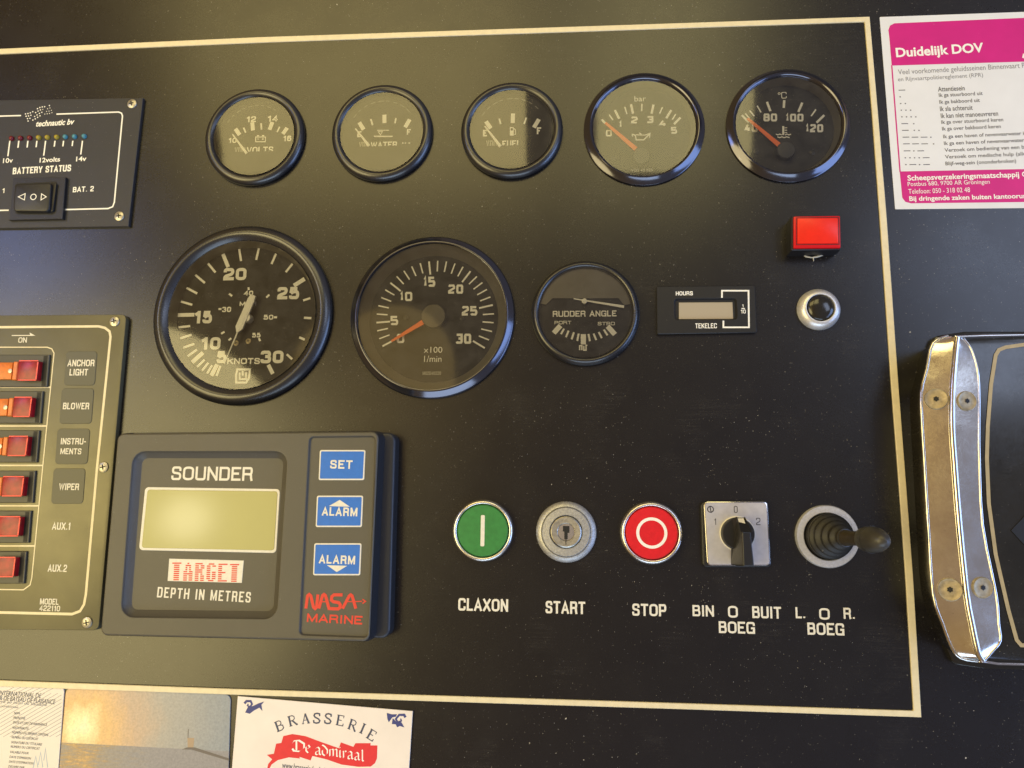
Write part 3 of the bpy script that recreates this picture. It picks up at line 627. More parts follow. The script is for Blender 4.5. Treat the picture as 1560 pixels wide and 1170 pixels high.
# --- speed log (knots)
zk = zoomer(220, 330, 3.9)
KN = [(0.975, 0), (1.0, 1.0), (1.0, 2.4), (0.985, 3.4), (0.955, 4.6), (0.925, 5.3), (0.905, 5.4), (0.885, 5.0), (0.86, 4.0), (0.838, 3.0), (0.822, 2.2)]
t = gauge('speed_gauge', 'large knots speed gauge with wide matt black ring and white hand', (231, 341.5, 505, 615), 2.6, 0.99, KN, 'satin', -3.0, 2.9, 0.825, seg=128, rdial=0.95)
zd = -3.0; P = lambda x, y, z=zd+.09: t.P(*zk(x, y), z)
mb = MB(); ticks(t, [(466, 222, 498, 300), (198, 585, 297, 583), (763, 934, 736, 880)], 1.75, zd+.08, mb, zk); ticks(t, [(952, 370, 888, 410), (283, 866, 348, 808), (398, 945, 432, 878)], 1.95, zd+.08, mb, zk)
ticks(t, [(563, 193, 574, 264), (680, 188, 664, 257), (782, 220, 755, 282), (880, 280, 840, 330), (986, 484, 943, 498), (992, 603, 948, 601), (952, 731, 920, 717), (878, 847, 846, 818),
          (378, 278, 422, 332), (302, 346, 359, 394), (250, 423, 314, 457), (216, 504, 285, 524), (202, 658, 272, 650), (212, 723, 280, 702), (230, 779, 297, 756), (256, 830, 312, 790), (313, 893, 357, 850), (343, 914, 380, 868), (372, 932, 402, 883), (428, 947, 452, 885)], 1.05, zd+.09, mb, zk)
ticks(t, [(503, 458, 521, 472), (742, 464, 724, 481), (456, 696, 476, 684), (440, 549, 458, 549), (770, 598, 788, 598), (680, 722, 688, 740), (618, 420, 620, 436), (500, 735, 516, 722)], 0.95, zd+.09, mb, zk); mb.build('scale_marks', M['white'], t.o, smooth=False)
for s, b in (('20', (470, 305, 606, 378)), ('25', (790, 418, 920, 491)), ('15', (299, 560, 402, 634)), ('10', (338, 716, 452, 790)), ('5', (430, 798, 488, 870)), ('30', (690, 796, 826, 871))):
    text(t, s, *b, zd+.08, 'white', zf=zk, bold=0.045, name='numeral')
text(t, 'KNOTS', 492, 840, 686, 876, zd+.08, 'white', zf=zk, bold=0.05)
for s, b in (('30', (462, 536, 515, 567)), ('50', (708, 583, 766, 612)), ('55', (640, 690, 690, 718)), ('40', (592, 440, 646, 468)), ('MPH', (566, 505, 664, 530))):
    text(t, s, *b, zd+.08, 'white', zf=zk, bold=0.04, name='small_numeral')
mb = MB(); mb.ribbon([P(*p) for p in ((552, 908), (626, 908), (622, 958), (604, 986), (545, 986), (545, 940))], 1.15, zd+.09, True); mb.ribbon([P(*p) for p in ((566, 925), (566, 966), (604, 966), (604, 925))], 1.0, zd+.11); mb.ribbon([P(584, 918), P(584, 945)], 1.0, zd+.13); mb.build('maker_emblem', M['white'], t.o, smooth=False)
for c in ((545, 752), (618, 740)): screw(t.o, *P(*c), zd, 1.6, 'brassy', 0.3)
H0 = Vector(P(645, 465, 1.4)); H1 = Vector(P(548, 690, 1.4)); u = (H1-H0).normalized(); n = Vector((-u.y, u.x)); hw = 2.15
out = [H0+n*hw*.75, H0-n*hw*.75, H0+u*3-n*hw, H1-u*3-n*hw*1.05, H1-n*hw*.15, H1+n*hw*.15, H1-u*3+n*hw*1.05, H0+u*3+n*hw]
MB().slab([tuple(p) for p in out], 0.2, 1.5, 0.4, 2, cap0=True).build('hand', M['whitehand'], t.o)
MB().lathe([(2.6, zd), (2.6, 0.0), (2.2, 0.9), (0.05, 1.0)], c=P(606, 600, 0.5), seg=28, cap=True).build('hub', M['whitehand'], t.o)
needle(t, H1 - u*1.5, P(474, 872, .8), 0.9, 0.45, 0.9, 'whitehand', 'hand_tip')
# --- rev counter
zr = zoomer(520, 340, 4.179)
TA = [(0.985, 0), (1.0, 0.6), (1.0, 1.4), (0.985, 2.0), (0.965, 2.4), (0.93, 4.0), (0.918, 4.3), (0.905, 4.1), (0.90, 3.0)]
t = gauge('rev_counter', 'large rev counter 0 to 30 with orange needle and polished dark rim', (534, 360.5, 781.5, 603), 1.6, 1.02, TA, 'gloss', -3.5, 2.6, 0.905, group=None, seg=128, rdial=0.875)
zd = -3.5; P = lambda x, y, z=zd+.09: t.P(*zr(x, y), z); C0 = Vector(P(595, 604)); s_ = scale_at(662, 484, zd)/4.179
maj = [208.7, 184.1, 141.6, 97.4, 54.0, 12.5, -31.2]; Ro = 374*s_; mb = MB(); mb2 = MB()
for i, a in enumerate(maj):
    q = Vector((math.cos(math.radians(a)), math.sin(math.radians(a)))); mb.ribbon([C0+q*Ro, C0+q*(Ro-88*s_)], 1.0, zd+.08)
    if i < 6:
        k = 3 if i == 0 else 5
        for j in range(1, k):
            b = a + (maj[i+1]-a)*j/k; q = Vector((math.cos(math.radians(b)), math.sin(math.radians(b)))); mb2.ribbon([C0+q*Ro, C0+q*(Ro-70*s_)], 0.78, zd+.08)
mb2.add(mb.v, mb.f); mb2.build('scale_marks', M['white'], t.o, smooth=False)
for s, b in (('15', (523, 340, 598, 405)), ('20', (680, 390, 776, 449)), ('10', (373, 437, 452, 496)), ('5', (313, 590, 362, 649)), ('0', (353, 704, 401, 763)), ('25', (767, 527, 866, 588)), ('30', (727, 703, 827, 768))):
    mb = MB(); numeral(t, s, *b, zd+.08, mb, zr); mb.build('numeral', M['white'], t.o, smooth=False)
text(t, 'x100', 525, 787, 643, 825, zd+.08, 'white', zf=zr, bold=0.0); text(t, '1/min', 527, 843, 638, 884, zd+.08, 'white', zf=zr, bold=0.0)
text(t, 'M02D40220', 517, 944, 635, 966, zd+.08, 'dim', zf=zr, bold=0.02)
for c in ((412, 600), (770, 605)): screw(t.o, *P(*c), zd, 1.5, 'hubblack', 0.9)
MB().lathe([(6.6, -2.3), (6.6, 0.0), (6.3, 0.4), (0.05, 0.6)], c=P(585, 590, 0.4), seg=48, cap=True).build('hub', M['hub'], t.o)
needle(t, P(540, 617, -.8), P(318, 752, -.8), 3.0, 1.2, -.7, 'orange')
# --- rudder angle
zu = zoomer(790, 380, 4.105)
RU = [(0.97, 0), (1.0, 0.7), (1.0, 1.7), (0.985, 2.5), (0.955, 3.7), (0.925, 4.4), (0.90, 4.4), (0.875, 3.6), (0.855, 2.7), (0.85, 2.0)]
t = gauge('rudder_gauge', 'rudder angle gauge with white needle above port and starboard scale', (809, 396, 974, 557.5), 1.4, 1.01, RU, 'satin', 0.9, 3.2, 0.86)
zd = 0.9; P = lambda x, y, z=zd+.09: t.P(*zu(x, y), z)
# raised grey mask above, with the straight edge of the dial window
r = t.rw*0.985; A = Vector(P(172, 345, 1.8)); B = Vector(P(214, 305, 1.8)); C = Vector(P(625, 305, 1.8)); D = Vector(P(663, 348, 1.8))
aa = math.degrees(math.atan2(A.y, A.x)); ad = math.degrees(math.atan2(D.y, D.x))
pts = [(r*math.cos(math.radians(q)), r*math.sin(math.radians(q))) for q in [ad + (aa-ad)*i/30 for i in range(31)]] + [tuple(A), tuple(B), tuple(C), tuple(D)]
mbm = MB(); mbm.poly(ccw(pts), 1.8); po = ccw(pts); mbm.loft([[(x, y, zd) for x, y in po], [(x, y, 1.8) for x, y in po]], False, False); mbm.build('upper_mask', M['dialgrey'], t.o, smooth=False)
text(t, 'RUDDER ANGLE', 213, 383, 612, 420, zd+.08, 'white', zf=zu, bold=0.03); text(t, 'PORT', 225, 447, 330, 468, zd+.08, 'white', zf=zu, bold=0.02); text(t, 'STBD', 495, 453, 602, 474, zd+.08, 'white', zf=zu, bold=0.02)
mb = MB(); ticks(t, [(262, 476, 220, 523), (405, 530, 405, 594), (557, 480, 603, 532)], 2.2, zd+.08, mb, zu)
ticks(t, [(285, 495, 265, 530), (313, 508, 296, 549), (346, 518, 332, 562), (376, 526, 367, 572), (437, 528, 446, 574), (469, 526, 486, 567), (501, 516, 521, 555), (533, 501, 556, 537)], 0.85, zd+.09, mb, zu); mb.build('scale_marks', M['white'], t.o, smooth=False)
mb = MB(); mb.ribbon([P(382, 630), P(382, 602), P(396, 602), P(396, 630)], .7, zd+.09); mb.ribbon([P(408, 602), P(408, 630), P(422, 630), P(422, 600), P(430, 600)], .7, zd+.09); mb.build('maker_emblem', M['white'], t.o, smooth=False)
needle(t, P(345, 308, 2.4), P(660, 358, 2.4), 0.6, 1.5, 2.5, 'whitehand'); MB().lathe([(1.4, 1.0), (1.4, 2.6), (0.05, 2.9)], c=P(412, 322, 2.6), seg=24, cap=True).build('hub', M['whitehand'], t.o)

# ================================================================== HOUR METER
t = Thing('hour_meter', 'flat black hour meter with small beige display, right of rudder gauge', 'hour meter', 1076, 474)
P = lambda x, y, z=0: t.P(*zu(x, y), z)
o1 = rounded([P(862, 232, 2), P(1478, 226, 2), P(1490, 520, 2), P(866, 530, 2)], 0.8, 2)
win = rounded([P(975, 308, 2), P(1362, 305, 2), P(1368, 437, 2), P(977, 441, 2)], 1.8, 4)
def plate_with_hole(out, hole, z0, z1, m, parent, name, floor, slope=0.5, fm=None, bev=0.3):
    """slab with a real opening: outline and hole are joined by matching rays from the hole's centre"""
    cx = sum(p[0] for p in hole)/len(hole); cy = sum(p[1] for p in hole)/len(hole)
    def cast(poly, a):
        d = Vector((math.cos(a), math.sin(a))); best = None
        for i in range(len(poly)):
            p = Vector(poly[i]); q = Vector(poly[(i+1) % len(poly)]); e = q-p
            den = d.x*e.y - d.y*e.x
            if abs(den) < 1e-12: continue
            w_ = p - Vector((cx, cy)); tt = (w_.x*e.y - w_.y*e.x)/den; uu = (w_.x*d.y - w_.y*d.x)/den
            if tt > 0 and -1e-3 <= uu <= 1+1e-3 and (best is None or tt > best): best = tt
        return (cx + d.x*best, cy + d.y*best)
    angs = sorted(set([round(math.atan2(p[1]-cy, p[0]-cx), 6) for p in list(hole)+list(out)]))
    A = [angs[0]]
    for a in angs[1:]:
        if a - A[-1] > 1e-4: A.append(a)
    O_ = [cast(out, a) for a in A]; H = [cast(hole, a) for a in A]; mb = MB()
    Oi = inset(O_, bev); Hi = inset(H, -0.25)
    mb.loft([[(x, y, z0) for x, y in O_], [(x, y, z1-bev) for x, y in O_], [(x, y, z1) for x, y in Oi], [(x, y, z1) for x, y in Hi], [(x, y, z1-0.25) for x, y in H], [(x, y, floor) for x, y in inset(H, slope)]], False, True)
    return mb.build(name, m, parent, angle=25)
plate_with_hole(o1, win, 0, 2.2, M['black'], t.o, 'case', 0.7, 0.5)
MB().slab([P(1003, 332, 1.1), P(1338, 330, 1.1), P(1343, 434, 1.1), P(1003, 436, 1.1)], .65, 1.1, .1, 1).build('display', M['lcdgrey'], t.o)
mb = MB(); mb.ribbon([P(*p, 2.3) for p in ((1272, 302), (1272, 258), (1438, 258), (1441, 487), (1281, 487), (1281, 445))], 0.85, 2.28); mb.build('bracket_line', M['white'], t.o, smooth=False)
text(t, 'HOURS', 983, 262, 1090, 287, 2.28, zf=zu, bold=.035); text(t, 'TEKELEC', 1105, 462, 1240, 493, 2.28, zf=zu, bold=.01); text(t, '1', 1398, 343, 1408, 362, 2.28, zf=zu); text(t, '10', 1390, 376, 1421, 400, 2.28, zf=zu)
mb = MB(); ticks(t, [(1394, 369, 1416, 369)], .4, 2.28, mb, zu); mb.build('fraction_line', M['white'], t.o, smooth=False)

# ================================================================== RED SQUARE LAMP
t = Thing('warning_lamp', 'square red warning light in a black housing', 'light', 1240, 372)
h = 10.0
MB().slab(rounded([t.P(1205.5, 329, h), t.P(1280.5, 328, h), t.P(1282, 380, h), t.P(1206, 381, h)], .5, 2), 0, h-0.3, .3, 1).build('housing', M['black'], t.o)
MB().slab(rounded([t.P(1208.5, 330.5, h), t.P(1279, 329.5, h), t.P(1280, 378.5, h), t.P(1208.5, 379, h)], .5, 2), h-0.5, h+.9, .5, 2).build('lens_rim', M['redrim'], t.o)
MB().slab(rounded([t.P(1215, 333, h+1), t.P(1276, 332.5, h+1), t.P(1277, 371, h+1), t.P(1215, 371.5, h+1)], .6, 2), h, h+1.5, .35, 2).build('lens', M['redlens'], t.o)
mb = MB(); q = [t.P(1213.6, 331.8, h+1), t.P(1277.6, 331.2, h+1), t.P(1278.4, 372.2, h+1), t.P(1213.6, 372.8, h+1)]; mb.ribbon(q, .35, h+.93, True); mb.build('lens_groove', M['slot'], t.o, smooth=False)
gl = Thing('glue_smear', 'crooked white smear of dried glue below the red square light', 'glue', 1240, 391)
MB().tube([(*gl.P(1222, 387.5, .3), .3), (*gl.P(1228, 391, .3), .5), (*gl.P(1236, 392.5, .3), .4), (*gl.P(1244, 391.5, .3), .6), (*gl.P(1252, 389, .3), .4), (*gl.P(1259, 387, .3), .3)], [.25, .5, .35, .55, .45, .2], 8).build('smear', M['glue'], gl.o)
MB().tube([(*gl.P(1239, 392, .3), .4), (*gl.P(1239.5, 398, .3), .3)], [.4, .2], 8).build('drip', M['glue'], gl.o)

# ================================================================== CHROME RING BUTTON
t = Thing('push_button', 'round glossy black push button in a wide polished ring', 'button', 1246.5, 472)
s_ = scale_at(1246, 472); R = 33*s_; c = (0, 0)
MB().lathe([(R, 0), (R*.99, 1.2), (R*.93, 2.6), (R*.82, 3.9), (R*.70, 4.6), (R*.655, 4.5), (R*.63, 3.6), (R*.63, 2.0)], seg=72).build('ring', M['alu'], t.o, angle=60)
MB().lathe([(R*.62, 2.0), (R*.62, 3.8), (R*.55, 4.6), (R*.38, 5.2), (R*.2, 5.5), (R*.01, 5.6)], seg=56, cap=True).build('cap', M['boxblack'], t.o, angle=60)

# ================================================================== GREEN / RED PUSH BUTTONS, KEY SWITCH
def push(name, label, box, mcap, sym):
    x0, y0, x1, y1 = box; t = Thing(name, label, 'button', (x0+x1)/2, (y0+y1)/2, 'round push buttons in silver rings', z=0)
    X, Y = W((x0+x1)/2, (y0+y1)/2, 3); t.o.location = (X*.001, Y*.001, 0); t.x, t.y = X, Y
    R = (x1-x0+y1-y0)/4*scale_at((x0+x1)/2, (y0+y1)/2, 3)
    MB().lathe([(R*.99, 0), (R, 2.2), (R*.985, 3.6), (R*.95, 4.5), (R*.90, 4.8), (R*.865, 4.4), (R*.85, 3.6)], seg=72).build('ring', M['satinchrome'], t.o, angle=60)
    MB().lathe([(R*.845, 2.0), (R*.835, 3.9), (R*.80, 4.35), (R*.01, 4.4)], seg=64, cap=True).build('cap', M[mcap], t.o, angle=30)
    mb = MB()
    if sym == 'bar': mb.slab(rounded([(-R*.065, -R*.5), (R*.065, -R*.5), (R*.065, R*.5), (-R*.065, R*.5)], .55, 3), 4.36, 4.5, .03, 1)
    else: mb.lathe([(R*.495, 4.36), (R*.495, 4.5), (R*.40, 4.5), (R*.40, 4.36)], seg=56)
    mb.build('symbol', M['letter'] if sym == 'bar' else M['white'], t.o)
    return t
push('green_button', 'green push button with an upright white bar, above CLAXON', (690, 761.5, 781.5, 855), 'green', 'bar')
push('red_button', 'red push button with a white circle, above STOP', (945, 764, 1040, 859.5), 'red', 'ring')
t = Thing('key_switch', 'grey metal ignition lock with empty keyhole, above START', 'key switch', 862.5, 810)
R = 46*scale_at(862, 810, 2)
MB().lathe([(R*.99, 0), (R, 1.2), (R*.97, 2.0), (R*.86, 3.0), (R*.83, 3.1), (R*.815, 2.7), (R*.80, 3.3), (R*.78, 3.6), (R*.56, 3.8), (R*.535, 3.4), (R*.53, 2.6)], seg=72).build('flange', M['zinc'], t.o, angle=30)
MB().lathe([(R*.515, 2.4), (R*.51, 4.0), (R*.47, 4.4), (R*.30, 4.3), (R*.27, 3.8), (R*.26, 3.2)], seg=56).build('barrel', M['steel'], t.o, angle=30)
MB().lathe([(R*.275, 3.0), (R*.27, 3.9), (R*.01, 3.95)], seg=40, cap=True).build('core', M['satinchrome'], t.o, angle=30)
MB().slab([(-.9, -3.6), (.8, -3.6), (.8, -.4), (1.7, -.4), (1.7, 3.0), (-1.6, 3.0), (-1.6, .2), (-.9, .2)], 3.9, 4.05, 0, 1).build('keyhole', M['slot'], t.o, smooth=False)
MB().slab([(-.25, -6.4), (.1, -6.4), (.1, -3.6), (-.25, -3.6)], 4.2, 4.42, 0, 1).build('index_line', M['slot'], t.o, smooth=False)

# ================================================================== ROTARY SWITCH
zs = zoomer(1040, 740, 4.457)
t = Thing('rotary_switch', 'square silver rotary switch with black handle, positions 1, 0 and 2', 'rotary switch', 1121, 814)
P = lambda x, y, z=0: t.P(*zs(x, y), z)
MB().slab(rounded([P(118, 110, 1), P(575, 98, 1), P(598, 552, 1), P(132, 552, 1)], 2.2, 4), 0, 3.0, .8, 2).build('base', M['black'], t.o)
MB().slab(rounded([P(143, 108, 4.2), P(577, 108, 4.2), P(597, 543, 4.2), P(168, 543, 4.2)], 2.0, 4), 2.6, 4.0, .35, 2).build('rim', M['chrome'], t.o)
MB().slab(rounded([P(151, 116, 4.3), P(569, 116, 4.3), P(589, 535, 4.3), P(176, 535, 4.3)], 1.4, 4), 3.8, 4.15, .1, 1).build('face_plate', M['silver'], t.o)
for s, b in (('0', (348, 137, 373, 184)), ('1', (214, 222, 229, 266)), ('2', (499, 218, 528, 267))):
    text(t, s, *b, 4.22, 'darkprint', zf=zs, bold=-.02)
mb = MB(); q = P(189, 160, 4.2); mb.ribbon(circle(q, 1.45, 24), .5, 4.2, True); mb.ribbon([P(184, 137, 4.2), P(194, 184, 4.2)], .5, 4.22); mb.build('phase_symbol', M['darkprint'], t.o, smooth=False)
kc = P(372, 325, 5)
MB().lathe([(8.6, 4.1), (8.6, 4.9), (8.1, 5.2), (7.9, 5.2)], c=kc, seg=56).build('collar', M['letter'], t.o)
MB().lathe([(8.0, 4.1), (7.8, 9.0), (7.3, 9.8), (.05, 9.9)], c=P(380, 327, 9), seg=56, cap=True).build('knob', M['black'], t.o, angle=40)
# wedge shaped handle: high along the lower part, chamfered down at the pointer end
def px3(x, y, z): a = P(x, y, z); return (a[0], a[1], z)
zt = 21.5; hb = MB()
tl, tr = px3(402, 312, zt), px3(462, 312, zt); bl, br = px3(412, 548, zt), px3(487, 545, zt)
wl = tl[0]-2.3; wr = tr[0]+0.4
fl, frr = px3(366, 216, 13.0), px3(424, 214, 13.0)
cl = [(wl, kc[1]+7.4, 9.5), (wr, kc[1]+7.4, 9.5), (wr+.3, bl[1]-.6, 6.0), (wl-.2, bl[1]-.6, 6.0)]
v = [cl[0], cl[1], cl[2], cl[3], fl, frr, tl, tr, br, bl]
hb.add(v, [(4, 5, 1, 0)[::-1], (6, 7, 5, 4)[::-1], (9, 8, 7, 6), (1, 5, 7, 8, 2), (0, 3, 9, 6, 4), (3, 2, 8, 9)])
ho = hb.build('handle', M['black'], t.o, smooth=False)
bv = ho.modifiers.new('bevel', 'BEVEL'); bv.width = .0005; bv.segments = 2; bv.limit_method = 'ANGLE'
e = [px3(372, 222, 13.7), px3(412, 220, 13.7), px3(432, 276, 17.9), px3(393, 279, 17.9)]
e = [(a, b, c+.25) for a, b, c in e]
MB().add(e, [(3, 2, 1, 0)]).build('pointer_mark', M['letter'], t.o, smooth=False)

# ================================================================== JOYSTICK
zj = zoomer(1180, 740, 7.43)
t = Thing('joystick', 'joystick with ribbed rubber boot in a round aluminium ring', 'joystick', 1259, 817)
P = lambda x, y, z=0: (*t.P(*zj(x, y), z), z)
R = 48.7*scale_at(1259, 817, 2)
MB().lathe([(R, 0), (R, 1.6), (R*.97, 2.4), (R*.77, 2.5), (R*.745, 2.0), (R*.74, .4)], seg=80).build('ring', M['alu'], t.o, angle=30)
MB().disc((0, 0), R*.75, .4, 48).build('boot_floor', M['rubber'], t.o, smooth=False)
a = Vector(P(600, 570, 1.0)); b = Vector(P(800, 590, 22)); path = []; rad = []
n = 46
for i in range(n):
    f = i/(n-1); path.append(a.lerp(b, f)); base = R*.70*(1-f)**.9 + 3.6
    rad.append(min(R*.72, base*0.86 + 1.0*math.cos(f*2*math.pi*5.0)*(1-f*.35)))
MB().tube(path, rad, 40).build('boot', M['rubber'], t.o, angle=80)
c = Vector(P(1010, 600, 34)); d = Vector(P(1280, 628, 50))
MB().tube([b - (c-b)*.1, b, b.lerp(c, .3), c, c.lerp(d, .1)], [3.9, 3.95, 3.35, 3.3, 3.3], 28).build('stick', M['stick'], t.o, angle=60)
MB().tube([b.lerp(c, -.02), b.lerp(c, .04)], [4.2, 4.2], 28).build('stick_collar', M['knob'], t.o)
kp = []; kr = []
for i in range(18):
    f = i/17; kp.append(c.lerp(d, -.12 + 1.1*f)); kr.append(5.9*math.sin(math.pi*(0.17+0.81*f))**.55 if f < .999 else .4)
kr[0] = 3.4; kr[1] = 4.2
MB().tube(kp, kr, 32).build('knob', M['knob'], t.o, angle=60)
i = 7; q = (kp[i+1]-kp[i]).normalized()
MB().tube([kp[i]-q*.25, kp[i]+q*.25], [kr[i]+.16]*2, 40).build('knob_seam', M['knob'], t.o, angle=60)

# ================================================================== BATTERY PANEL (upper left)
zb = zoomer(0, 120, 4.68)
t = Thing('battery_panel', 'dark battery status plate with coloured lights and a rocker switch', 'panel', 60, 250)
P = lambda x, y, z=2.0: t.P(*zb(x, y), z)
out = [P(1020, 136), P(915, 1052), P(-1250, 1085), P(-1200, 172)]
MB().slab(out, 0, 2.0, .2, 1).build('plate', M['bat'], t.o)
ln = [P(402, 252, 2.1), P(845, 237, 2.1), P(866, 245, 2.1), P(873, 265, 2.1), P(815, 880, 2.1), P(803, 912, 2.1), P(770, 925, 2.1), P(450, 933, 2.1)]
mb = MB(); mb.ribbon(ln, .85, 2.08); mb.ribbon([P(62, 937, 2.1), P(-1100, 962, 2.1)], .85, 2.08); mb.ribbon([P(150, 262, 2.1), P(-1100, 297, 2.1)], .85, 2.08); mb.build('border_line', M['white'], t.o, smooth=False)
for c in ((943, 180), (852, 981), (-1120, 215), (-1150, 1040)): screw(t.o, *P(*c), 2.0, 2.9, 'steel', .2)
xs = [78, 142, 207, 271, 333, 400, 461, 527, 596]
for i, x in enumerate(xs):
    y = 422 - (x-78)*.03; q = P(x, y, 3.0)
    MB().lathe([(1.45, 2.0), (1.45, 2.6), (1.1, 3.4), (.6, 3.7), (.03, 3.8)], c=q, seg=16, cap=True).build('indicator_light', M[('ledred', 'ledyel', 'ledblu')[i//3]], t.o, angle=60)
mb = MB()
for i, x in enumerate(xs):
    l = (552, 492, 490, 488, 548, 484, 482, 480, 540)[i]; mb.ribbon([P(x-8, 442, 2.1), P(x-8-(l-442)*.13, l, 2.1)], .85, 2.08)
mb.build('scale_marks', M['white'], t.o, smooth=False)
for s, b, bo in (('10v', (22, 565, 92, 600), .02), ('12volts', (283, 560, 428, 594), .03), ('14v', (543, 553, 616, 588), .03), ('BATTERY STATUS', (92, 623, 505, 670), .03), ('BAT. 2', (520, 768, 668, 806), .03), ('BAT. 1', (-115, 784, 34, 818), .03), ('technautic bv', (258, 292, 530, 334), .035)):
    text(t, s, *b, 2.08, 'white', zf=zb, bold=bo, shear=.25 if 'tech' in s else 0.0, drot=.03)
mb = MB()
for k in range(11):
    for j in range(4):
        fx = 182 + k*17 + j*4 + (6 if j > 1 else 0); fy = 250 + j*17 - k*6.5 + 6*math.sin(k*.8); r_ = .42 if (k < 7 or j < 1) else .30
        if (k+j) % 5 == 4: continue
        mb.disc(P(fx, fy, 2.1), r_, 2.07+.004*((k+j) % 2), 8)
mb.build('dotted_emblem', M['white'], t.o, smooth=False)
bz = [P(92, 705, 4), P(468, 702, 4), P(445, 1000, 4), P(64, 1008, 4)]
sw = MB().slab(bz, 2.0, 4.0, .25, 1).build('rocker_switch', M['black'], t.o)
MB().slab(rounded([P(105, 748, 4.2), P(400, 732, 4.2), P(412, 760, 4.2), P(385, 945, 4.2), P(350, 962, 4.2), P(108, 965, 4.2)], 1.5, 3), 3.9, 4.2, .1, 1).build('rocker_well', M['slot'], sw)
# the rocker: left half pressed up, right end sloping away
ro = rounded([P(100, 745, 7.5), P(362, 738, 7.5), P(345, 945, 7.5), P(88, 942, 7.5)], 2.2, 4)
MB().slab(ro, 4.0, 7.2, .9, 3).build('rocker', M['black'], sw)
MB().slab(rounded([P(355, 740, 5.6), P(400, 745, 5.6), P(375, 945, 5.6), P(338, 945, 5.6)], 1.0, 3), 4.0, 5.4, .5, 2).build('rocker_end', M['black'], sw)
mb = MB(); zz = 7.3
mb.ribbon([P(130, 842, zz), P(180, 818, zz), P(174, 864, zz)], .45, zz, True); mb.ribbon([P(296, 820, zz), P(330, 842, zz), P(292, 864, zz)], .45, zz, True); q = P(238, 842, zz); mb.ribbon(circle(q, 1.65, 24), .5, zz, True)
mb.build('rocker_symbols', M['white'], sw, smooth=False)

# ================================================================== SWITCH PANEL (left)
za = zoomer(0, 470, 4.5); zc_ = zoomer(0, 710, 4.333)
t = Thing('switch_panel', 'olive toned switch plate with six red lit rockers at left edge', 'panel', 60, 720)
Q = lambda x, y, z=3.0: t.P(x, y, z)
out = [Q(-300, 483), Q(192.5, 479), Q(150, 960.5), Q(-300, 956)]
MB().slab(rounded(out, [0, 3.2, 3.2, 0], 5), 0, 3.0, .35, 2).build('plate', M['olive'], t.o)
mb = MB(); mb.ribbon([Q(-290, 503), Q(0, 498.5), Q(150, 497.2), Q(160, 499.5), Q(167, 505), Q(168.5, 513), Q(148, 712), Q(131, 905), Q(128, 921), Q(122, 931), Q(110, 935.5), Q(0, 933), Q(-290, 929)], 1.35, 3.08)
mb.build('border_line', M['gold'], t.o, smooth=False)
sep = [590, 649, 709, 770.5, 831.7]; xr = lambda y: 82.5 - (y-536)*.0985
mb = MB(); mb.ribbon([Q(-290, 531), Q(0, 529), Q(72, 529), Q(79, 531.5), Q(82.5, 538), Q(xr(700), 700), Q(xr(880), 880), Q(46, 891), Q(36, 898.5), Q(0, 898), Q(-290, 895)], .6, 3.08)
for k, y in enumerate(sep): mb.ribbon([Q(-290, y), Q(xr(y), y)], .8 if k < 9 else .6, 3.095)
mb.build('cell_lines', M['gold'], t.o, smooth=False)
ycell = [565, 620.5, 680, 741.5, 802.5, 864.5]; xend = [76, 66, 60.5, 54.5, 48, 41]; xred = [58, 48, 42, 36, 30.5, 23]; xdiv = [27, 20, 11.5, 3, -4, -11]
for k in range(6):
    y = ycell[k]; xe = xend[k]; hh = 24.5
    mb = MB(); fr_ = mb.slab([Q(-120, y-hh, 4), Q(xe, y-hh, 4), Q(xe-4, y+hh, 4), Q(-125, y+hh, 4)], 3.0, 4.2, .3, 1).build('rocker_switch', M['rockframe'], t.o)
    MB().slab([Q(xe-9.5, y-hh+1.5, 4.3), Q(xe-3.5, y-hh+1.5, 4.3), Q(xe-7, y+hh-1.5, 4.3), Q(xe-13, y+hh-1.5, 4.3)], 4.0, 4.28, 0, 1).build('end_gap', M['slot'], fr_, smooth=False)
    xq = xred[k]; xd = xdiv[k]
    MB().slab([Q(xd, y-15, 8), Q(xq, y-15, 8), Q(xq-3.2, y+14, 8), Q(xd-3, y+14, 8)], 4.0, 7.4, .5, 2).build('red_lens', M['rocker_red'], fr_)
    mb = MB(); mb.ribbon([Q(xd+2, y-15.4, 7.45), Q(xq+.3, y-15.4, 7.45)], .55, 7.45); mb.ribbon([Q(xq-.2, y-13.5, 7.45), Q(xq-3.4, y+12.5, 7.45)], .7, 7.46); mb.ribbon([Q(xd, y+14, 7.45), Q(xq-3.3, y+14, 7.45)], .55, 7.47); mb.build('lens_edge', M['rocker_edge'], fr_, smooth=False)
    MB().slab([Q(xd-8, y-14.5, 7.5), Q(xd-.8, y-14.5, 7.5), Q(xd-3.8, y+13.6, 7.5), Q(xd-11, y+13.6, 7.5)], 4.0, 6.8, .4, 1).build('lens_bridge', M['rocker_edge'] if k > 9 else M['rocker_orange'], fr_)
    og = MB().slab([Q(-110, y-13.5, 7), Q(xd-9, y-13.5, 7), Q(xd-12, y+12.6, 7), Q(-113, y+12.6, 7)], 4.0, 6.2, .5, 2).build('orange_lens', M['rocker_orange'], fr_)
    MB().lathe([(1.2, 6.1), (1.2, 6.5), (.05, 6.7)], c=Q(xd-12, y, 6.5), seg=16, cap=True).build('pivot', M['steel'], fr_)
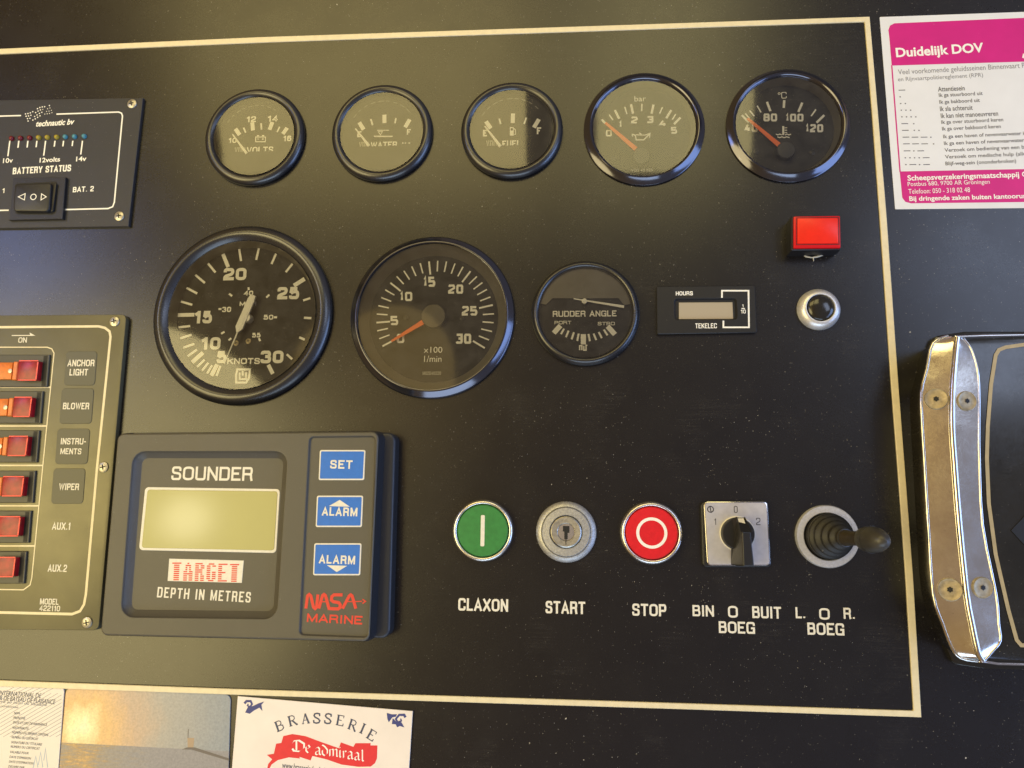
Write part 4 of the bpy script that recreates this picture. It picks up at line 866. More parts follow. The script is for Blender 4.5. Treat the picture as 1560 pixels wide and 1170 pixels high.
for (a, b, c, d, sk), lines in zip(((99, 535, 148, 587, 3), (92, 591.5, 143, 645.5, 3), (85.5, 653, 137, 707, 3), (79.5, 713.5, 130, 767.5, 3)), ((('ANCHOR', 103, 548, 144, 558), ('LIGHT', 106, 562, 134, 572)), (('BLOWER', 96, 613.5, 136, 623.5),), (('INSTRU-', 92.5, 667.5, 131, 677), ('MENTS', 92, 683, 124, 692)), (('WIPER', 90, 736.5, 120.5, 746.5),))):
    tg = MB().slab(rounded([Q(a+2, b, 3.3), Q(c, b, 3.3), Q(c-4, d, 3.3), Q(a-2, d, 3.3)], 2.0, 4), 2.9, 3.3, .12, 1).build('name_tag', M['tag'], t.o)
    for s, x0, y0, x1, y1 in lines: text(t, s, x0, y0, x1, y1, 3.38, 'letter', parent=tg, bold=.02)
for s, b in (('AUX.1', (79.5, 796, 107.5, 807)), ('AUX.2', (73, 860, 102, 871)), ('MODEL', (61, 912, 89.5, 921)), ('422110', (60, 922.5, 91.5, 931)), ('ON', (28, 514, 41, 522))):
    text(t, s, *b, 3.08, 'letter', bold=.02)
mb = MB(); mb.ribbon([Q(18, 511.2), Q(50, 511)], .5, 3.08); mb.poly(ccw([Q(45, 506.5, 3.1), Q(54, 511.5, 3.1), Q(46, 511.2, 3.1)]), 3.1); mb.build('arrow', M['letter'], t.o, smooth=False)
for c in ((174, 489.5), (157, 711.5), (132, 948.5)): screw(t.o, *Q(*c, 3.6), 3.0, 2.9, 'steel', .25)

# ================================================================== DEPTH SOUNDER
zn = zoomer(150, 640, 3.319); zp = zoomer(440, 650, 3.544)
t = Thing('depth_sounder', 'grey depth sounder box with olive screen and three blue keys', 'depth sounder', 385, 815)
H = 18.0
S = lambda x, y, z=H: t.P(x, y, z)
front = rounded([S(179, 660.5), S(577, 657.5), S(562.5, 977.5), S(152.5, 968)], 3.5, 6)
base = rounded([S(190, 662, 7), S(604, 659, 7), S(595, 972, 7), S(168, 963, 7)], 4.5, 6)
rim_lo = ccw(base)
MB().slab(base, 0, 9.0, 1.6, 4).build('base', M['sounderback'], t.o, angle=50)
fr2 = ccw(front)
# tapered side below the front case
def grow(o, d): return inset(o, -d)
mb = MB(); mb.loft([[(x, y, 7.0) for x, y in grow(fr2, 1.2)], [(x, y, 12.0) for x, y in grow(fr2, .9)], [(x, y, H-1.0) for x, y in grow(fr2, .15)]], False, False)
mb.build('case_side', M['sounderback'], t.o, angle=60)
dwin = rounded([S(203, 688, H), S(438, 688, H), S(421, 943, H), S(184, 940, H)], 6.5, 6)
kwin = rounded([S(471.5, 665.5), S(572, 664.5), S(560.5, 971.5), S(456, 967.5)], 2.2, 5)
# one front case with two real openings
mb = MB(); bev = .9; loops = [[(x, y, H-2.0) for x, y in fr2]]
for k in range(5):
    q = math.pi/2*k/4; loops.append([(x, y, H-bev+bev*math.sin(q)) for x, y in inset(fr2, bev*(1-math.cos(q)))])
mb.loft(loops, False, False)
holes = [ccw(dwin), ccw(kwin)]
for hl, fl, slp in ((holes[0], H-3.4, 3.2), (holes[1], H-1.2, .45)):
    ls = []
    for k in range(5):
        q = math.pi/2*k/4; e_ = .5; ls.append([(x, y, H-e_*(1-math.cos(q))) for x, y in inset(hl, -e_*(1-math.sin(q)))])
    if fl < H-2: ls += [[(x, y, H-1.6) for x, y in inset(hl, .6)], [(x, y, fl+.5) for x, y in inset(hl, slp*.85)], [(x, y, fl) for x, y in inset(hl, slp)]]
    else: ls += [[(x, y, fl) for x, y in inset(hl, slp)]]
    mb.loft(ls, False, True)
holed(mb, inset(fr2, bev), [inset(h_, -.5) for h_ in holes], H)
mb.build('front_case', M['sounder'], t.o, angle=40)
zf3 = H-3.4
lcdo = [S(221.5, 742, zf3), S(427, 745, zf3), S(421, 842.5, zf3), S(212, 838, zf3)]
MB().slab(rounded(lcdo, 2.0, 4), zf3-.2, zf3+.35, .15, 1).build('screen_border', M['letter'], t.o)
MB().slab(rounded([S(225.5, 746, zf3), S(423.5, 748.5, zf3), S(418, 838.5, zf3), S(216.5, 834.5, zf3)], 1.4, 4), zf3, zf3+.5, .08, 1).build('screen', M['lcd'], t.o)
text(t, 'SOUNDER', 261, 711, 385, 732, zf3+.08, 'letter', bold=.018)
text(t, 'DEPTH IN METRES', 239, 898, 382, 914, zf3+.08, 'letter', bold=.012, space=1.2, drot=-.03)
tg = MB().slab([S(258, 851, zf3), S(371.5, 854, zf3), S(368.5, 888, zf3), S(255.5, 885, zf3)], zf3-.1, zf3+.15, .05, 1).build('name_badge', M['letter'], t.o)
mb = MB()
F5 = {'T': ['11111', '00100', '00100', '00100', '00100', '00100', '00100', '00100', '00100'], 'A': ['00100', '01110', '01010', '01010', '11011', '11111', '11011', '11011', '11011'], 'R': ['11110', '11011', '11011', '11110', '11110', '11010', '11011', '11011', '11011'],
      'G': ['01110', '11011', '11000', '11000', '11011', '11011', '11011', '11011', '01110'], 'E': ['11111', '11000', '11000', '11000', '11110', '11000', '11000', '11000', '11111']}
for i, ch in enumerate('TARGET'):
    for r_, row in enumerate(F5[ch]):
        x0 = 262.5 + i*17.6; yb = 857.0 + i*.45 + r_*3.15; c = 0
        if ch == 'T' and r_: row = '01110'
        while c < 5:
            if row[c] == '1':
                e_ = c
                while e_ < 5 and row[e_] == '1': e_ += 1
                mb.add([(*S(x0-r_*.15+c*2.75, yb+1.9, zf3+.2), zf3+.2), (*S(x0-r_*.15+e_*2.75+.1, yb+1.9, zf3+.2), zf3+.2), (*S(x0-r_*.15+e_*2.75+.1, yb, zf3+.2), zf3+.2), (*S(x0-r_*.15+c*2.75, yb, zf3+.2), zf3+.2)], [(0, 1, 2, 3)]); c = e_
            else: c += 1
mb.build('striped_lettering', M['redprint'], tg, smooth=False)
zk3 = H-1.2
for (a, b, c, d), s, tb in (((486.5, 685.5, 556.5, 731.5), 'SET', (503, 701, 537, 714)), ((482, 755, 553, 803), 'ALARM', (490.5, 773, 544.5, 786)), ((478, 827.5, 550.5, 876.5), 'ALARM', (486, 846, 541, 859))):
    ky = MB().slab(rounded([S(a+1, b, zk3), S(c+.5, b, zk3), S(c-1.5, d, zk3), S(a-1, d, zk3)], .9, 3), zk3-.1, zk3+.3, .12, 1).build('key', M['letter'], t.o)
    MB().slab(rounded([S(a+3, b+2.2, zk3), S(c-1.5, b+2.2, zk3), S(c-3.5, d-2.2, zk3), S(a+1, d-2.2, zk3)], .5, 3), zk3+.1, zk3+.36, .04, 1).build('key_face', M['blue'], ky)
    text(t, s, *tb, zk3+.42, 'letter', parent=ky, bold=.035, space=1.1, drot=-.01)
    if b > 740:
        tri = [(501, 771), (533, 772), (517.5, 761.5)] if b < 800 else [(498, 861), (529, 862), (513, 871.5)]
        MB().poly(ccw([S(*p, zk3+.42) for p in tri]), zk3+.42).build('arrow', M['letter'], ky, smooth=False)
# worm style maker's name: single strokes
def stroke(pts, wd=1.5, k=0, mb=None): mb.ribbon([S(*zp(*p), zk3+.1) for p in pts], wd, zk3+.1+.012*k)
mb = MB(); y0, y1 = 906, 982
stroke([(92, y1), (101, y0+8), (110, y0), (119, y0+8), (133, y1-8), (142, y1), (150, y1-8), (157, y0)], k=0, mb=mb)
stroke([(162, y1), (182, y0+6), (190, y0), (198, y0+6), (217, y1), (266, y1+2), (276, y1-6), (278, 962), (270, 950), (240, 945), (230, 936), (232, y0+12), (244, y0+2), (290, y0+2)], k=1, mb=mb)
stroke([(290, y1), (326, y0+8), (334, y0+2), (342, y0+8), (362, y1)], k=2, mb=mb)
stroke([(168, 945), (205, 945)], .5, 3, mb); stroke([(305, 945), (395, 943)], .5, 4, mb); stroke([(398, 932), (414, 943), (398, 955)], .6, 5, mb)
mb.build('worm_lettering', M['redprint'], t.o, smooth=False)
text(t, 'MARINE', 467.5, 936.5, 552, 949.5, zk3+.1, 'redprint', bold=.04, drot=-.02)

# ================================================================== THROTTLE HOUSING (right)
t = Thing('throttle_housing', 'black engine control housing with worn chrome side plates', 'throttle', 1520, 760)
V3 = lambda x, y, z: (*t.P(x, y, z), z)
ys_o = [(1444, 512), (1421, 523), (1412, 562), (1403.5, 598), (1405, 650), (1408, 698), (1414, 800), (1421.5, 905), (1436, 950), (1449, 984), (1463, 1002), (1489, 1007)]
rid = [(1458, 514), (1456, 530), (1453, 562), (1450.5, 598), (1450, 650), (1453, 698), (1461, 800), (1472, 905), (1480, 950), (1487, 984), (1491, 998), (1497, 1007)]
rr_ = [(1468, 516), (1480, 532), (1489, 562), (1491.5, 598), (1491.5, 650), (1492, 698), (1497, 800), (1517.5, 905), (1521.5, 950), (1524, 976), (1512, 992), (1500, 1006)]
far = [(1700, 506), (1700, 532), (1700, 562), (1700, 598), (1700, 650), (1700, 698), (1700, 800), (1700, 905), (1700, 950), (1700, 984), (1700, 1000), (1700, 1016)]
def dense(L, m_=3):
    r_ = []
    for i in range(len(L)-1):
        p0, p1, p2, p3 = L[max(i-1, 0)], L[i], L[i+1], L[min(i+2, len(L)-1)]
        for j in range(m_):
            u_ = j/m_; r_.append(tuple(.5*((2*p1[k]) + (p2[k]-p0[k])*u_ + (2*p0[k]-5*p1[k]+4*p2[k]-p3[k])*u_*u_ + (3*p1[k]-p0[k]-3*p2[k]+p3[k])*u_**3) for k in (0, 1)))
    return r_ + [L[-1]]
ys_o, rid, rr_, far = dense(ys_o), dense(rid), dense(rr_), dense(far)
ZO, ZR, ZRR, ZF = 22.5, 27.0, 25.0, 24.0
prof_rows = []
L0 = [V3(x, y, ZO) for x, y in ys_o]; L1 = [V3(x, y, ZR) for x, y in rid]; L2 = [V3(x, y, ZRR) for x, y in rr_]; L3 = [V3(x, y, ZF) for x, y in far]
sk = lambda L, dz: [(x, y, z+dz) for x, y, z in L]
LB = [(x+5.0, y, ZD) for x, y, z in L0]; LF = [(x, y, ZD) for x, y, z in L3]
mb = MB(); mb.loft([LB, sk(L0, -1.2), sk(L1, -1.2), sk(L2, -1.0), L3, LF], False, False, closed=False)
# end faces
n = len(L0)
for i in (0, n-1):
    e_ = [LB[i], sk(L0, -1.2)[i], sk(L1, -1.2)[i], sk(L2, -1.0)[i], L3[i], LF[i]]; mb.add(e_, [tuple(range(6)) if i == n-1 else tuple(range(6))[::-1]])
mb.build('body', M['boxblack'], t.o, angle=30)
MB().slab(rounded([t.P(1424, 512, 2), t.P(1395, 600, 2), t.P(1402, 800, 2), t.P(1414, 925, 2), t.P(1452, 1012, 2), t.P(1500, 1019, 2), t.P(1720, 1026, 2), t.P(1720, 505, 2), t.P(1470, 505, 2)], 4, 4), ZD, 2.4, .8, 2).build('foot', M['boxblack'], t.o)
def plate(a, b, name, m, th=1.1, ina=.0, inb=0.0):
    A = [Vector(p).lerp(Vector(q), ina) for p, q in zip(a, b)]; B = [Vector(q).lerp(Vector(p), inb) for p, q in zip(a, b)]
    q = 10; loops = []
    for k in range(q+1): loops.append([tuple(p.lerp(r_, k/q)) for p, r_ in zip(A, B)])
    mb = MB(); mb.loft([[(x, y, z-th) for x, y, z in loops[0]]] + loops + [[(x, y, z-th) for x, y, z in loops[-1]]], False, False, closed=False)
    return mb.build(name, M[m], t.o, angle=60)
pl = plate(L0, L1, 'side_plate', 'worn'); pr = plate(L1, L2, 'top_plate', 'worn')
MB().tube(sk(L1, .1), [1.3]*n, 14).build('ridge_bead', M['chrome'], t.o, angle=80)
MB().tube([Vector(p) for p in sk(L0, 0)], [.75]*n, 12).build('edge_bead', M['chrome'], t.o, angle=80)
MB().tube([Vector(p) for p in sk(L2, -.1)], [.6]*n, 12).build('edge_bead', M['chrome'], t.o, angle=80)
MB().tube([V3(1456, 513, ZR-.8), V3(1500, 511.5, 24.2), V3(1700, 508, 24.2)], [.6]*3, 10).build('edge_bead', M['chrome'], t.o, angle=80)
MB().tube([V3(1493, 1007, ZR-.8), V3(1520, 1011, 24), V3(1700, 1015, 24)], [.7]*3, 10).build('edge_bead', M['chrome'], t.o, angle=80)
def on_plate(x, y, rowA, rowB, za_, zb_):
    i = max(k for k in range(n-1) if rowA[k][1] <= y); f = (y-rowA[i][1])/(rowA[i+1][1]-rowA[i][1])
    xa = rowA[i][0]+(rowA[i+1][0]-rowA[i][0])*f; xb = rowB[i][0]+(rowB[i+1][0]-rowB[i][0])*f
    z = za_+(zb_-za_)*(x-xa)/(xb-xa); p = V3(x, y, z); a = Vector(V3(xa, y, za_)); b = Vector(V3(xb, y, zb_)); a2 = Vector(V3(xa+.2, y+8, za_))
    nn = (b-a).cross(a-a2).normalized(); nn = nn if nn.z > 0 else -nn
    return p, nn
for x, y, r_ in ((1426, 608, 5.1), (1447, 898, 5.2)):
    p, nn = on_plate(x, y, ys_o, rid, ZO, ZR); screw(t.o, *p, r_, 'brassy', torx=True, normal=nn, dome=.12)
for x, y, r_ in ((1472, 611, 4.7), (1496, 895, 4.8)):
    p, nn = on_plate(x, y, rid, rr_, ZR, ZRR); screw(t.o, *p, r_, 'brassy', torx=True, normal=nn, dome=.12)
zp_ = 24.1
pin = [(1700, 515), (1560, 525), (1532, 529), (1522, 533), (1517, 541), (1510, 585), (1505, 649), (1503.5, 698), (1506.5, 767), (1517, 845), (1536, 928), (1549, 975), (1556, 983), (1700, 990)]
mb = MB(); mb.ribbon([t.P(x, y, zp_+.2) for x, y in pin], 1.7, zp_+.2); mb.build('pinstripe', M['pinstripe'], t.o, smooth=False)
MB().slab([t.P(1540, 808, zp_), t.P(1562, 785, zp_), t.P(1640, 770, zp_), t.P(1640, 850, zp_), t.P(1562, 832, zp_)], zp_-.2, zp_+.25, 0, 1).build('lever_slot', M['slot'], t.o, smooth=False)

# ================================================================== SIGNAL STICKER (upper right)
zx = zoomer(1330, 0, 3.545)
ZS = ZD + .25
t = Thing('signal_sticker', 'white and magenta sticker listing ship sound signals in Dutch', 'sticker', 1450, 170, z=ZD)
P = lambda x, y, z=.25: t.P(*zx(x, y), z)
# outline, with the corners' vanishing followed out of frame
MB().slab(rounded([P(36, 92), P(1350, 45), P(1390, 1118), P(120, 1130)], .4, 2), 0, .25, 0, 1).build('paper', M['whitepaper'], t.o, smooth=False)
hd = [P(101, 354, .3)] + [P(88, 200, .3), P(83, 162, .3), P(92, 138, .3), P(115, 126, .3)] + [P(1300, 76, .3), P(1310, 318, .3)]
MB().poly(ccw(hd), .30).build('header', M['magenta'], t.o, smooth=False)
MB().poly(ccw([P(144, 926, .3), P(1340, 903, .3), P(1350, 1085, .3), P(205, 1098, .3), P(175, 1090, .3), P(158, 1068, .3)]), .30).build('footer', M['magenta'], t.o, smooth=False)
mb = MB(); mb.ribbon([P(101, 352, .29), P(146, 928, .29)], .7, .29); mb.build('side_line', M['magenta'], t.o, smooth=False)
text(t, 'Duidelijk DOV', 122, 244, 597, 312, .36, 'white', zf=zx, bold=.035, drot=.028)
text(t, 'S', 802, 240, 880, 318, .36, 'white', zf=zx, bold=.05, shear=.3)
dr = lambda y: .028 - (y-280)*.00004
for s, b, m_, bo in (('Veel voorkomende geluidsseinen Binnenvaart Politiereglement', (130, 351, 1040, 387), 'greyprint', 0), ('en Rijnvaartpolitiereglement (RPR)', (133, 405, 594, 434), 'greyprint', 0)):
    text(t, s, *b, .31, m_, zf=zx, bold=bo, drot=.024)
rows = ['Attentiesein', 'Ik ga stuurboord uit', 'Ik ga bakboord uit', 'Ik sla achteruit', 'Ik kan niet manoeuvreren', 'Ik ga over stuurboord keren', 'Ik ga over bakboord keren', 'Ik ga een haven of nevenvaarwater in naar stuurboord', 'Ik ga een haven of nevenvaarwater in naar bakboord', 'Verzoek om bediening van een brug of sluis', 'Verzoek om medische hulp (alleen Rijn)', 'Blijf-weg-sein (ononderbroken)']
x1s = [495, 592, 577, 538, 675, 703, 690, 1040, 1040, 960, 930, 773]
x0s = [350, 355, 358, 361, 365, 368, 372, 376, 380, 384, 387, 390]
yc = [478, 512, 549, 584, 620, 657, 693, 731, 768, 806, 843, 881]
for s, x1, x0, y in zip(rows, x1s, x0s, yc):
    yy = y - ((x0+x1)/2-450)*.018
    text(t, s, x0, yy-13, x1, yy+13, .31, 'midprint', zf=zx, bold=.015, drot=.018)
sig = ['-', '.', '..', '...', '....', '- .', '- ..', '---.', '--- .', '-.-', '....-', '.-.-']
mb = MB()
for k, (s, y) in enumerate(zip(sig, [487, 523, 559, 595, 631, 668, 704, 741, 777, 815, 852, 889])):
    x = 138 + k*3.1
    for ch in s:
        if ch == '-': mb.ribbon([P(x, y, .31), P(x+36, y-.7, .31)], .42, .31); x += 49
        elif ch == '.': mb.ribbon([P(x+2, y, .31), P(x+9, y, .31)], .6, .31); x += 25
        else: x += 12
mb.build('signal_marks', M['midprint'], t.o, smooth=False)
text(t, 'Scheepsverzekeringsmaatschappij Compagnie', 182, 933, 1010, 972, .36, 'white', zf=zx, bold=.03, drot=.012)
text(t, 'Postbus 680, 9700 AR Groningen', 186, 976, 630, 1006, .36, 'white', zf=zx, bold=0, drot=.010)
text(t, 'Telefoon: 050 - 318 02 48', 190, 1016, 523, 1042, .36, 'white', zf=zx, bold=0, drot=.008)
text(t, 'Bij dringende zaken buiten kantooruren: bel ons', 192, 1050, 1010, 1084, .36, 'white', zf=zx, bold=.03, drot=.006)

# ================================================================== CARDS (bottom left)
zc4 = zoomer(0, 1030, 4.588)
t = Thing('licence_card', 'pale laminated licence card in French at lower left corner', 'card', 50, 1110, z=ZD)
P = lambda x, y, z=.8: t.P(*zc4(x, y), z)
MB().slab(rounded([P(-900, 60), P(450, 70), P(370, 1150), P(-950, 1100)], 3.2, 6), 0, .8, .1, 1).build('card', M['icccard'], t.o)
mb = MB()
for k in range(-14, 22):
    x = -300 + k*46; pts = []
    x0, y0, x1, y1 = x, 425, x+520, 120
    # clip to the card's right edge and top
    if x1 > 430: f = (430-x0)/(x1-x0); x1, y1 = x0+(x1-x0)*f, y0+(y1-y0)*f
    if x1 > x0 + 5: mb.ribbon([P(x0, y0, .83), P(x1, y1, .83)], .28, .83)
for k in range(8):
    x0 = 10+k*48; x1 = x0+88; y0, y1 = 122, 78
    if x1 > 432: continue
    mb.ribbon([P(x0, y0, .83), P(x1, y1, .83)], .28, .83)
mb.build('diagonal_lines', mat('pale_lilac_print', (0.42, 0.39, 0.40), .5), t.o, smooth=False)
for s, b, m_, bo in (('CERTIFICAT INTERNATIONAL DE', (-190, 104, 290, 136), 'midprint', 0), ('CONDUCTEUR DE BATEAU DE PLAISANCE', (-190, 143, 388, 176), 'midprint', 0), ('delivre au nom du titulaire', (-60, 178, 328, 196), 'greyprint', 0), ('certificat conforme', (-120, 200, 128, 216), 'greyprint', 0)):
    text(t, s, *b, .9, m_, zf=zc4, bold=bo, shear=.2, drot=-.035)
yy = [260, 294, 332, 364, 402, 434, 470, 500, 535, 570, 604, 636]; tx = ['NOM', 'PRENOMS', 'DATE ET LIEU DE NAISSANCE', 'NATIONALITE', 'NUMERO DU SERVICE CENTRAL', 'NUMERO DU CERTIFICAT', 'SIGNATURE DU TITULAIRE', 'NUMERO DU CERTIFICAT', 'VALABLE POUR', 'DATE D\'EMISSION', 'DATE D\'EXPIRATION', 'DELIVRE PAR']
xa = [98, 93, 90, 86, 83, 80, 77, 73, 70, 66, 62, 58]; xb = [138, 176, 330, 200, 340, 268, 294, 278, 200, 217, 235, 170]
for s, y, a, b in zip(tx, yy, xa, xb): text(t, s, a, y-9, b, y+8, .9, 'midprint', zf=zc4, bold=0, shear=.15, drot=-.03)
for k in range(3):
    mb = MB(); mb.ribbon([P(230+k*38, 650-k*30, .83), P(250+k*34, 560-k*28, .83), P(265+k*34, 640, .83)], .5, .82+.01*k); mb.build('ship_print', mat('pale_blue_print', (0.42, 0.50, 0.60), .5), t.o, smooth=False)

# sunset photo card: flat print, its own colours by position on the card
t = Thing('sunset_card', 'card with a photo of sunset over the sea and a lighthouse', 'card', 225, 1115, z=ZD)
P = lambda x, y, z=.8: t.P(*zc4(x, y), z)
pm = bpy.data.materials.new('sunset_print'); pm.use_nodes = True; nt = pm.node_tree; N = nt.nodes; L = nt.links; bs = N['Principled BSDF']; bs.inputs['Roughness'].default_value = .42
ge = N.new('ShaderNodeTexCoord'); sx = N.new('ShaderNodeSeparateXYZ'); L.new(ge.outputs['Object'], sx.inputs[0])
def mm(op, a, b=None, cl=False):
    n_ = N.new('ShaderNodeMath'); n_.operation = op; n_.use_clamp = cl
    for i, q in enumerate((a, b)):
        if q is None: continue
        if isinstance(q, (int, float)): n_.inputs[i].default_value = q
        else: L.new(q, n_.inputs[i])
    return n_.outputs[0]
X_ = mm('MULTIPLY', sx.outputs[0], 1000); Y_ = mm('MULTIPLY', sx.outputs[1], 1000)
hz = P(540, 470); sun = P(570, 355); rgt = P(1500, 520)
def ramp(f, stops):
    r_ = N.new('ShaderNodeValToRGB'); L.new(f, r_.inputs[0]); el = r_.color_ramp.elements
    while len(el) < len(stops): el.new(.5)
    for e_, (p_, c_) in zip(el, stops): e_.position = p_; e_.color = (*c_, 1)
    return r_.outputs[0]
def mxc(f, a, b):
    n_ = N.new('ShaderNodeMix'); n_.data_type = 'RGBA'; L.new(f, n_.inputs[0]); L.new(a, n_.inputs[6]); L.new(b, n_.inputs[7]); return n_.outputs[2]
dx = mm('SUBTRACT', X_, sun[0]); dy = mm('SUBTRACT', Y_, sun[1])
dist = mm('SQRT', mm('ADD', mm('MULTIPLY', dx, dx), mm('MULTIPLY', mm('MULTIPLY', dy, dy), 1.1)))
def no_(s, sc=(1, 1, 1), d=4):
    mp = N.new('ShaderNodeMapping'); mp.inputs['Scale'].default_value = tuple(1000*q for q in sc); L.new(ge.outputs['Object'], mp.inputs[0]); n_ = N.new('ShaderNodeTexNoise'); n_.inputs['Scale'].default_value = s; n_.inputs['Detail'].default_value = d; n_.inputs['Roughness'].default_value = .7; L.new(mp.outputs[0], n_.inputs['Vector']); return n_.outputs[0]
sky = ramp(mm('MULTIPLY', mm('ADD', dist, mm('MULTIPLY', mm('SUBTRACT', no_(.10, (1, .5, 1), 6), .42), 24)), 1/80, True), [(0.0, (0.92, 0.95, 0.72)), (0.09, (0.88, 0.84, 0.48)), (0.2, (0.80, 0.52, 0.24)), (0.38, (0.58, 0.43, 0.31)), (0.6, (0.42, 0.40, 0.37)), (1.0, (0.30, 0.33, 0.37))])
wv = mm('ADD', mm('MULTIPLY', no_(.5, (.35, 2.2, 1), 5), .9), mm('MULTIPLY', mm('MULTIPLY', mm('ABSOLUTE', dx), .011), -1))
sea = ramp(wv, [(0.05, (0.30, 0.29, 0.31)), (0.3, (0.34, 0.30, 0.26)), (0.45, (0.46, 0.32, 0.17)), (0.6, (0.8, 0.5, 0.18)), (1, (0.9, 0.7, 0.35))])
# horizon slopes down gently to the right of the card like its edge
sl = (rgt[1]-hz[1])/(rgt[0]-hz[0])
hy = mm('SUBTRACT', Y_, mm('ADD', mm('MULTIPLY', mm('SUBTRACT', X_, hz[0]), sl), hz[1]))
isea = mm('LESS_THAN', hy, 0.0)
col = mxc(isea, sky, sea)
gr = N.new('ShaderNodeMix'); gr.data_type = 'RGBA'; gr.blend_type = 'MULTIPLY'; gr.inputs[0].default_value = .4; L.new(col, gr.inputs[6]); rr2 = ramp(no_(.9, (1, 1, 1), 6), [(.3, (.55, .55, .55)), (.7, (1.3, 1.3, 1.3))]); L.new(rr2, gr.inputs[7])
L.new(gr.outputs[2], bs.inputs['Base Color'])
MB().slab(rounded([P(462, 78), P(1612, 130), P(1580, 1250), P(370, 1150)], 3.2, 6), 0, .8, .1, 1).build('card', pm, t.o)
mb = MB(); mb.poly(ccw([P(*q, .84) for q in ((1312, 500), (1310, 432), (1358, 432), (1352, 500))]), .84); mb.build('lighthouse_print', mat('orange_building_print', (0.42, 0.31, 0.21), .5), t.o, smooth=False)
mb = MB(); mb.ribbon([P(1314, 432, .86), P(1316, 370, .86)], .35, .85); mb.poly(ccw([P(*q, .85) for q in ((1270, 512), (1310, 498), (1360, 498), (1600, 575), (1600, 592), (1340, 514))]), .86); mb.build('jetty_print', mat('dark_jetty_print', (0.16, 0.14, 0.13), .5), t.o, smooth=False)

# brasserie card
zq = zoomer(330, 1040, 4.727)
t = Thing('brasserie_card', 'cream restaurant card with red banner and curved blue heading', 'card', 490, 1120, z=ZD)
ZQ = 1.3; P = lambda x, y, z=ZQ: t.P(*zq(x, y), z)
MB().slab([P(152, 98), P(1412, 206), P(1340, 1320), P(60, 1240)], .5, ZQ, .08, 1, cap0=True).build('card', M['creamcard'], t.o)
# arched heading
word = 'BRASSERIE'; xs_ = [(452, 310, .42), (545, 273, .30), (640, 258, .14), (722, 256, .0), (803, 259, -.08), (892, 272, -.14), (980, 305, -.30), (1052, 330, -.40), (1118, 378, -.50)]
import bisect
SER = {  # broad pen serif letters on a unit cell: (points, width fraction)
 'B': [([(.18, 0), (.18, 1)], .2), ([(0, 1), (.6, 1), (.8, .88), (.8, .66), (.6, .53), (.2, .53)], .09), ([(.6, .53), (.92, .42), (.92, .12), (.65, 0), (0, 0)], .1)],
 'R': [([(.18, 0), (.18, 1)], .2), ([(0, 1), (.6, 1), (.82, .86), (.82, .64), (.6, .5), (.2, .5)], .09), ([(.5, .5), (.95, 0), (1.08, 0)], .16), ([(0, 0), (.38, 0)], .07)],
 'A': [([(.5, 1), (.12, 0)], .09), ([(.48, 1), (.88, 0)], .19), ([(.25, .34), (.72, .34)], .07), ([(0, 0), (.28, 0)], .07), ([(.7, 0), (1.05, 0)], .07)],
 'S': [([(.85, .72), (.82, .95), (.5, 1.0), (.2, .93), (.12, .75), (.3, .58), (.7, .44), (.9, .26), (.78, .06), (.45, 0), (.15, .06), (.1, .3)], .15)],
 'E': [([(.18, 0), (.18, 1)], .2), ([(0, 1), (.85, 1), (.85, .78)], .08), ([(.2, .52), (.65, .52)], .08), ([(0, 0), (.9, 0), (.92, .24)], .08)],
 'I': [([(.5, 0), (.5, 1)], .2), ([(.2, 1), (.8, 1)], .07), ([(.2, 0), (.8, 0)], .07)]}
mb = MB()
for ch, (x, y, a) in zip(word, xs_):
    c = P(x, y); hgt = 66/4.727*scale_at(500, 1110, 0); wd = hgt*(.86 if ch != 'I' else .6)
    for k, (st, f) in enumerate(SER[ch]):
        pts = []
        for u_, v_ in st:
            lx = (u_-.5)*wd; ly = (v_-.5)*hgt; pts.append((c[0]+lx*math.cos(a)-ly*math.sin(a), c[1]+lx*math.sin(a)+ly*math.cos(a)))
        mb.ribbon(pts, f*hgt, ZQ+.06+.012*k)
mb.build('arched_lettering', M['navygrey'], t.o, smooth=False)
ban = [(365, 615), (372, 585), (400, 552), (362, 520), (412, 512), (428, 440), (466, 434), (480, 385), (545, 370), (640, 385), (760, 430), (880, 472), (895, 430), (985, 462), (1000, 436), (1110, 436), (1108, 452), (1158, 452), (1155, 545), (1140, 580), (1110, 604), (1020, 606), (900, 590), (790, 552), (690, 528), (676, 560), (596, 534), (600, 546), (520, 538), (440, 558), (395, 590), (370, 640)]
MB().poly(ccw([P(*q, ZQ+.05) for q in ban]), ZQ+.05).build('red_banner', mat('banner_red', (0.74, 0.03, 0.04), .5, noise=.05, nscale=.3), t.o, smooth=False)
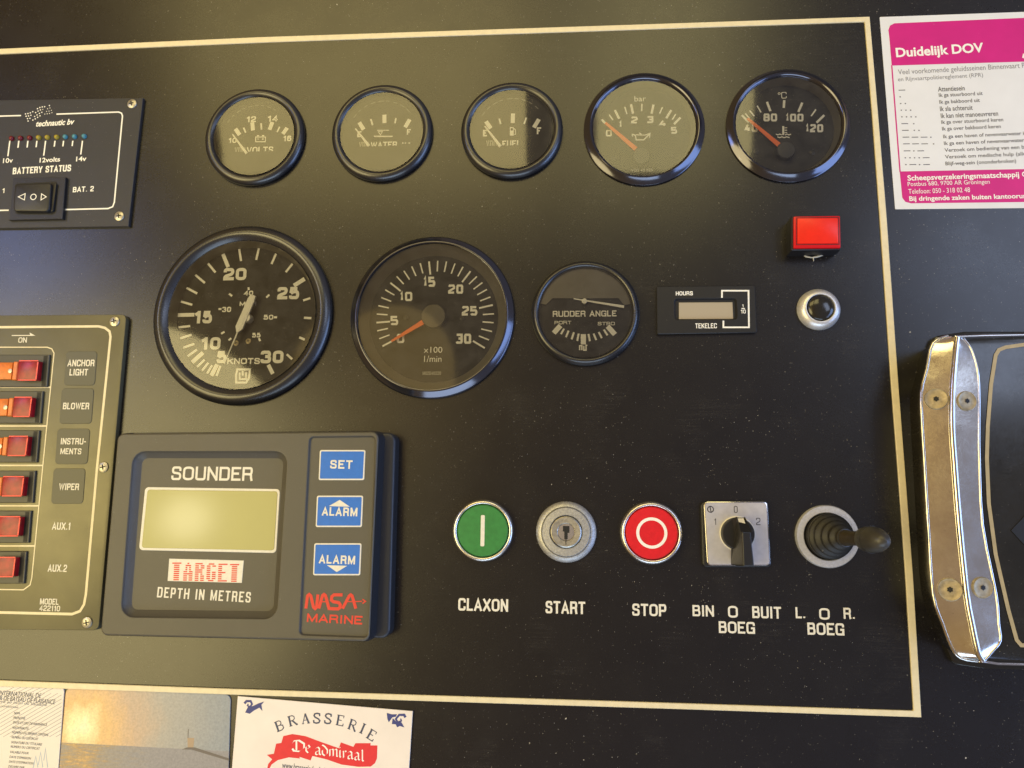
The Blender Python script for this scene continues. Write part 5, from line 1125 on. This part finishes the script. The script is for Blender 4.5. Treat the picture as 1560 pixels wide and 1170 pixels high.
# blackletter drawn with a slanted broad nib
NIB = Vector((.80, .60))
BL = {'D': [[(.1, .95), (.55, 1.0), (1.0, .7), (1.0, .3), (.6, 0), (.1, .05)], [(.35, .95), (.35, .1)], [(0, .75), (.2, .95)], [(0, .25), (.15, .05)]],
      'e': [[(.9, .15), (.5, 0), (.1, .2), (.1, .55), (.55, .72), (.85, .5), (.25, .35)]],
      'a': [[(.15, .62), (.5, .72), (.75, .58), (.75, .1), (.95, 0)], [(.75, .4), (.2, .3), (.15, .08), (.4, 0), (.75, .12)]],
      'd': [[(.1, 1.0), (.5, .85), (.9, .55), (.9, .2), (.5, 0), (.12, .18), (.12, .5), (.5, .68)]],
      'm': [[(.0, .6), (.12, .66), (.12, .05)], [(.14, .58), (.4, .7), (.5, .6), (.5, .05)], [(.52, .58), (.8, .7), (.9, .6), (.9, .05), (1, 0)]],
      'i': [[(.2, .6), (.45, .66), (.45, .08), (.7, 0)], [(.4, .92), (.55, .88)]],
      'r': [[(.1, .6), (.35, .66), (.35, .05)], [(.4, .56), (.75, .68), (.9, .58)]],
      'l': [[(.3, 1.05), (.45, 1.0), (.45, .1), (.75, 0)]]}
mb = MB()
lay = [('D', 545, 630, 495, 1.30), ('e', 640, 678, 505, 1), ('a', 706, 752, 520, 1), ('d', 756, 802, 526, 1), ('m', 808, 872, 532, 1), ('i', 878, 900, 538, 1), ('r', 902, 936, 544, 1), ('a', 940, 984, 550, 1), ('a', 990, 1032, 558, 1), ('l', 1038, 1064, 566, 1)]
for q, (ch, x0, x1, yb, hs) in enumerate(lay):
    Hh = 78*(1.0 if ch != 'D' else 1.02); nibw = 11 if ch != 'D' else 15
    for k, st in enumerate(BL[ch]):
        for j in range(len(st)-1):
            (u0, v0), (u1, v1) = st[j], st[j+1]; A_ = Vector((x0+u0*(x1-x0), yb-v0*Hh)); B_ = Vector((x0+u1*(x1-x0), yb-v1*Hh)); nb = Vector((NIB.x, -NIB.y))*nibw/2
            qs = [A_-nb, B_-nb, B_+nb, A_+nb]; zz = ZQ+.10+.006*(k*6+j)
            mb.add([(*P(p.x, p.y, zz), zz) for p in qs], [(0, 1, 2, 3)])
mb.build('blackletter_lettering', M['white'], t.o, smooth=False)
text(t, 'www.brasseriedeadmiraal.nl', 470, 596, 860, 640, ZQ+.06, 'navygrey', zf=zq, bold=0.01, drot=-.08)
for pts_, cx in ((((200, 150), (215, 133), (245, 133), (255, 155), (240, 175), (222, 165), (228, 152)), 0), (((1360, 250), (1350, 232), (1315, 232), (1290, 262), (1305, 285), (1330, 275), (1325, 258)), 1)):
    mb = MB(); mb.ribbon([P(*q, ZQ+.06) for q in pts_], 1.3, ZQ+.06, w2=.6)
    lf = [((205, 215), (225, 175), (262, 168), (300, 150), (342, 136), (322, 160), (330, 205), (308, 180), (270, 200), (238, 224)),
          ((1225, 218), (1262, 228), (1300, 228), (1290, 245), (1265, 250), (1240, 285), (1230, 262)),][cx]
    mb.poly(ccw([P(*q, ZQ+.08) for q in lf]), ZQ+.08)
    if cx: mb.poly(ccw([P(*q, ZQ+.09) for q in ((1268, 255), (1292, 280), (1330, 285), (1352, 322), (1318, 312), (1300, 322), (1290, 300), (1262, 298))]), ZQ+.09)
    mb.build('scroll_ornament', M['navy'], t.o, smooth=False)
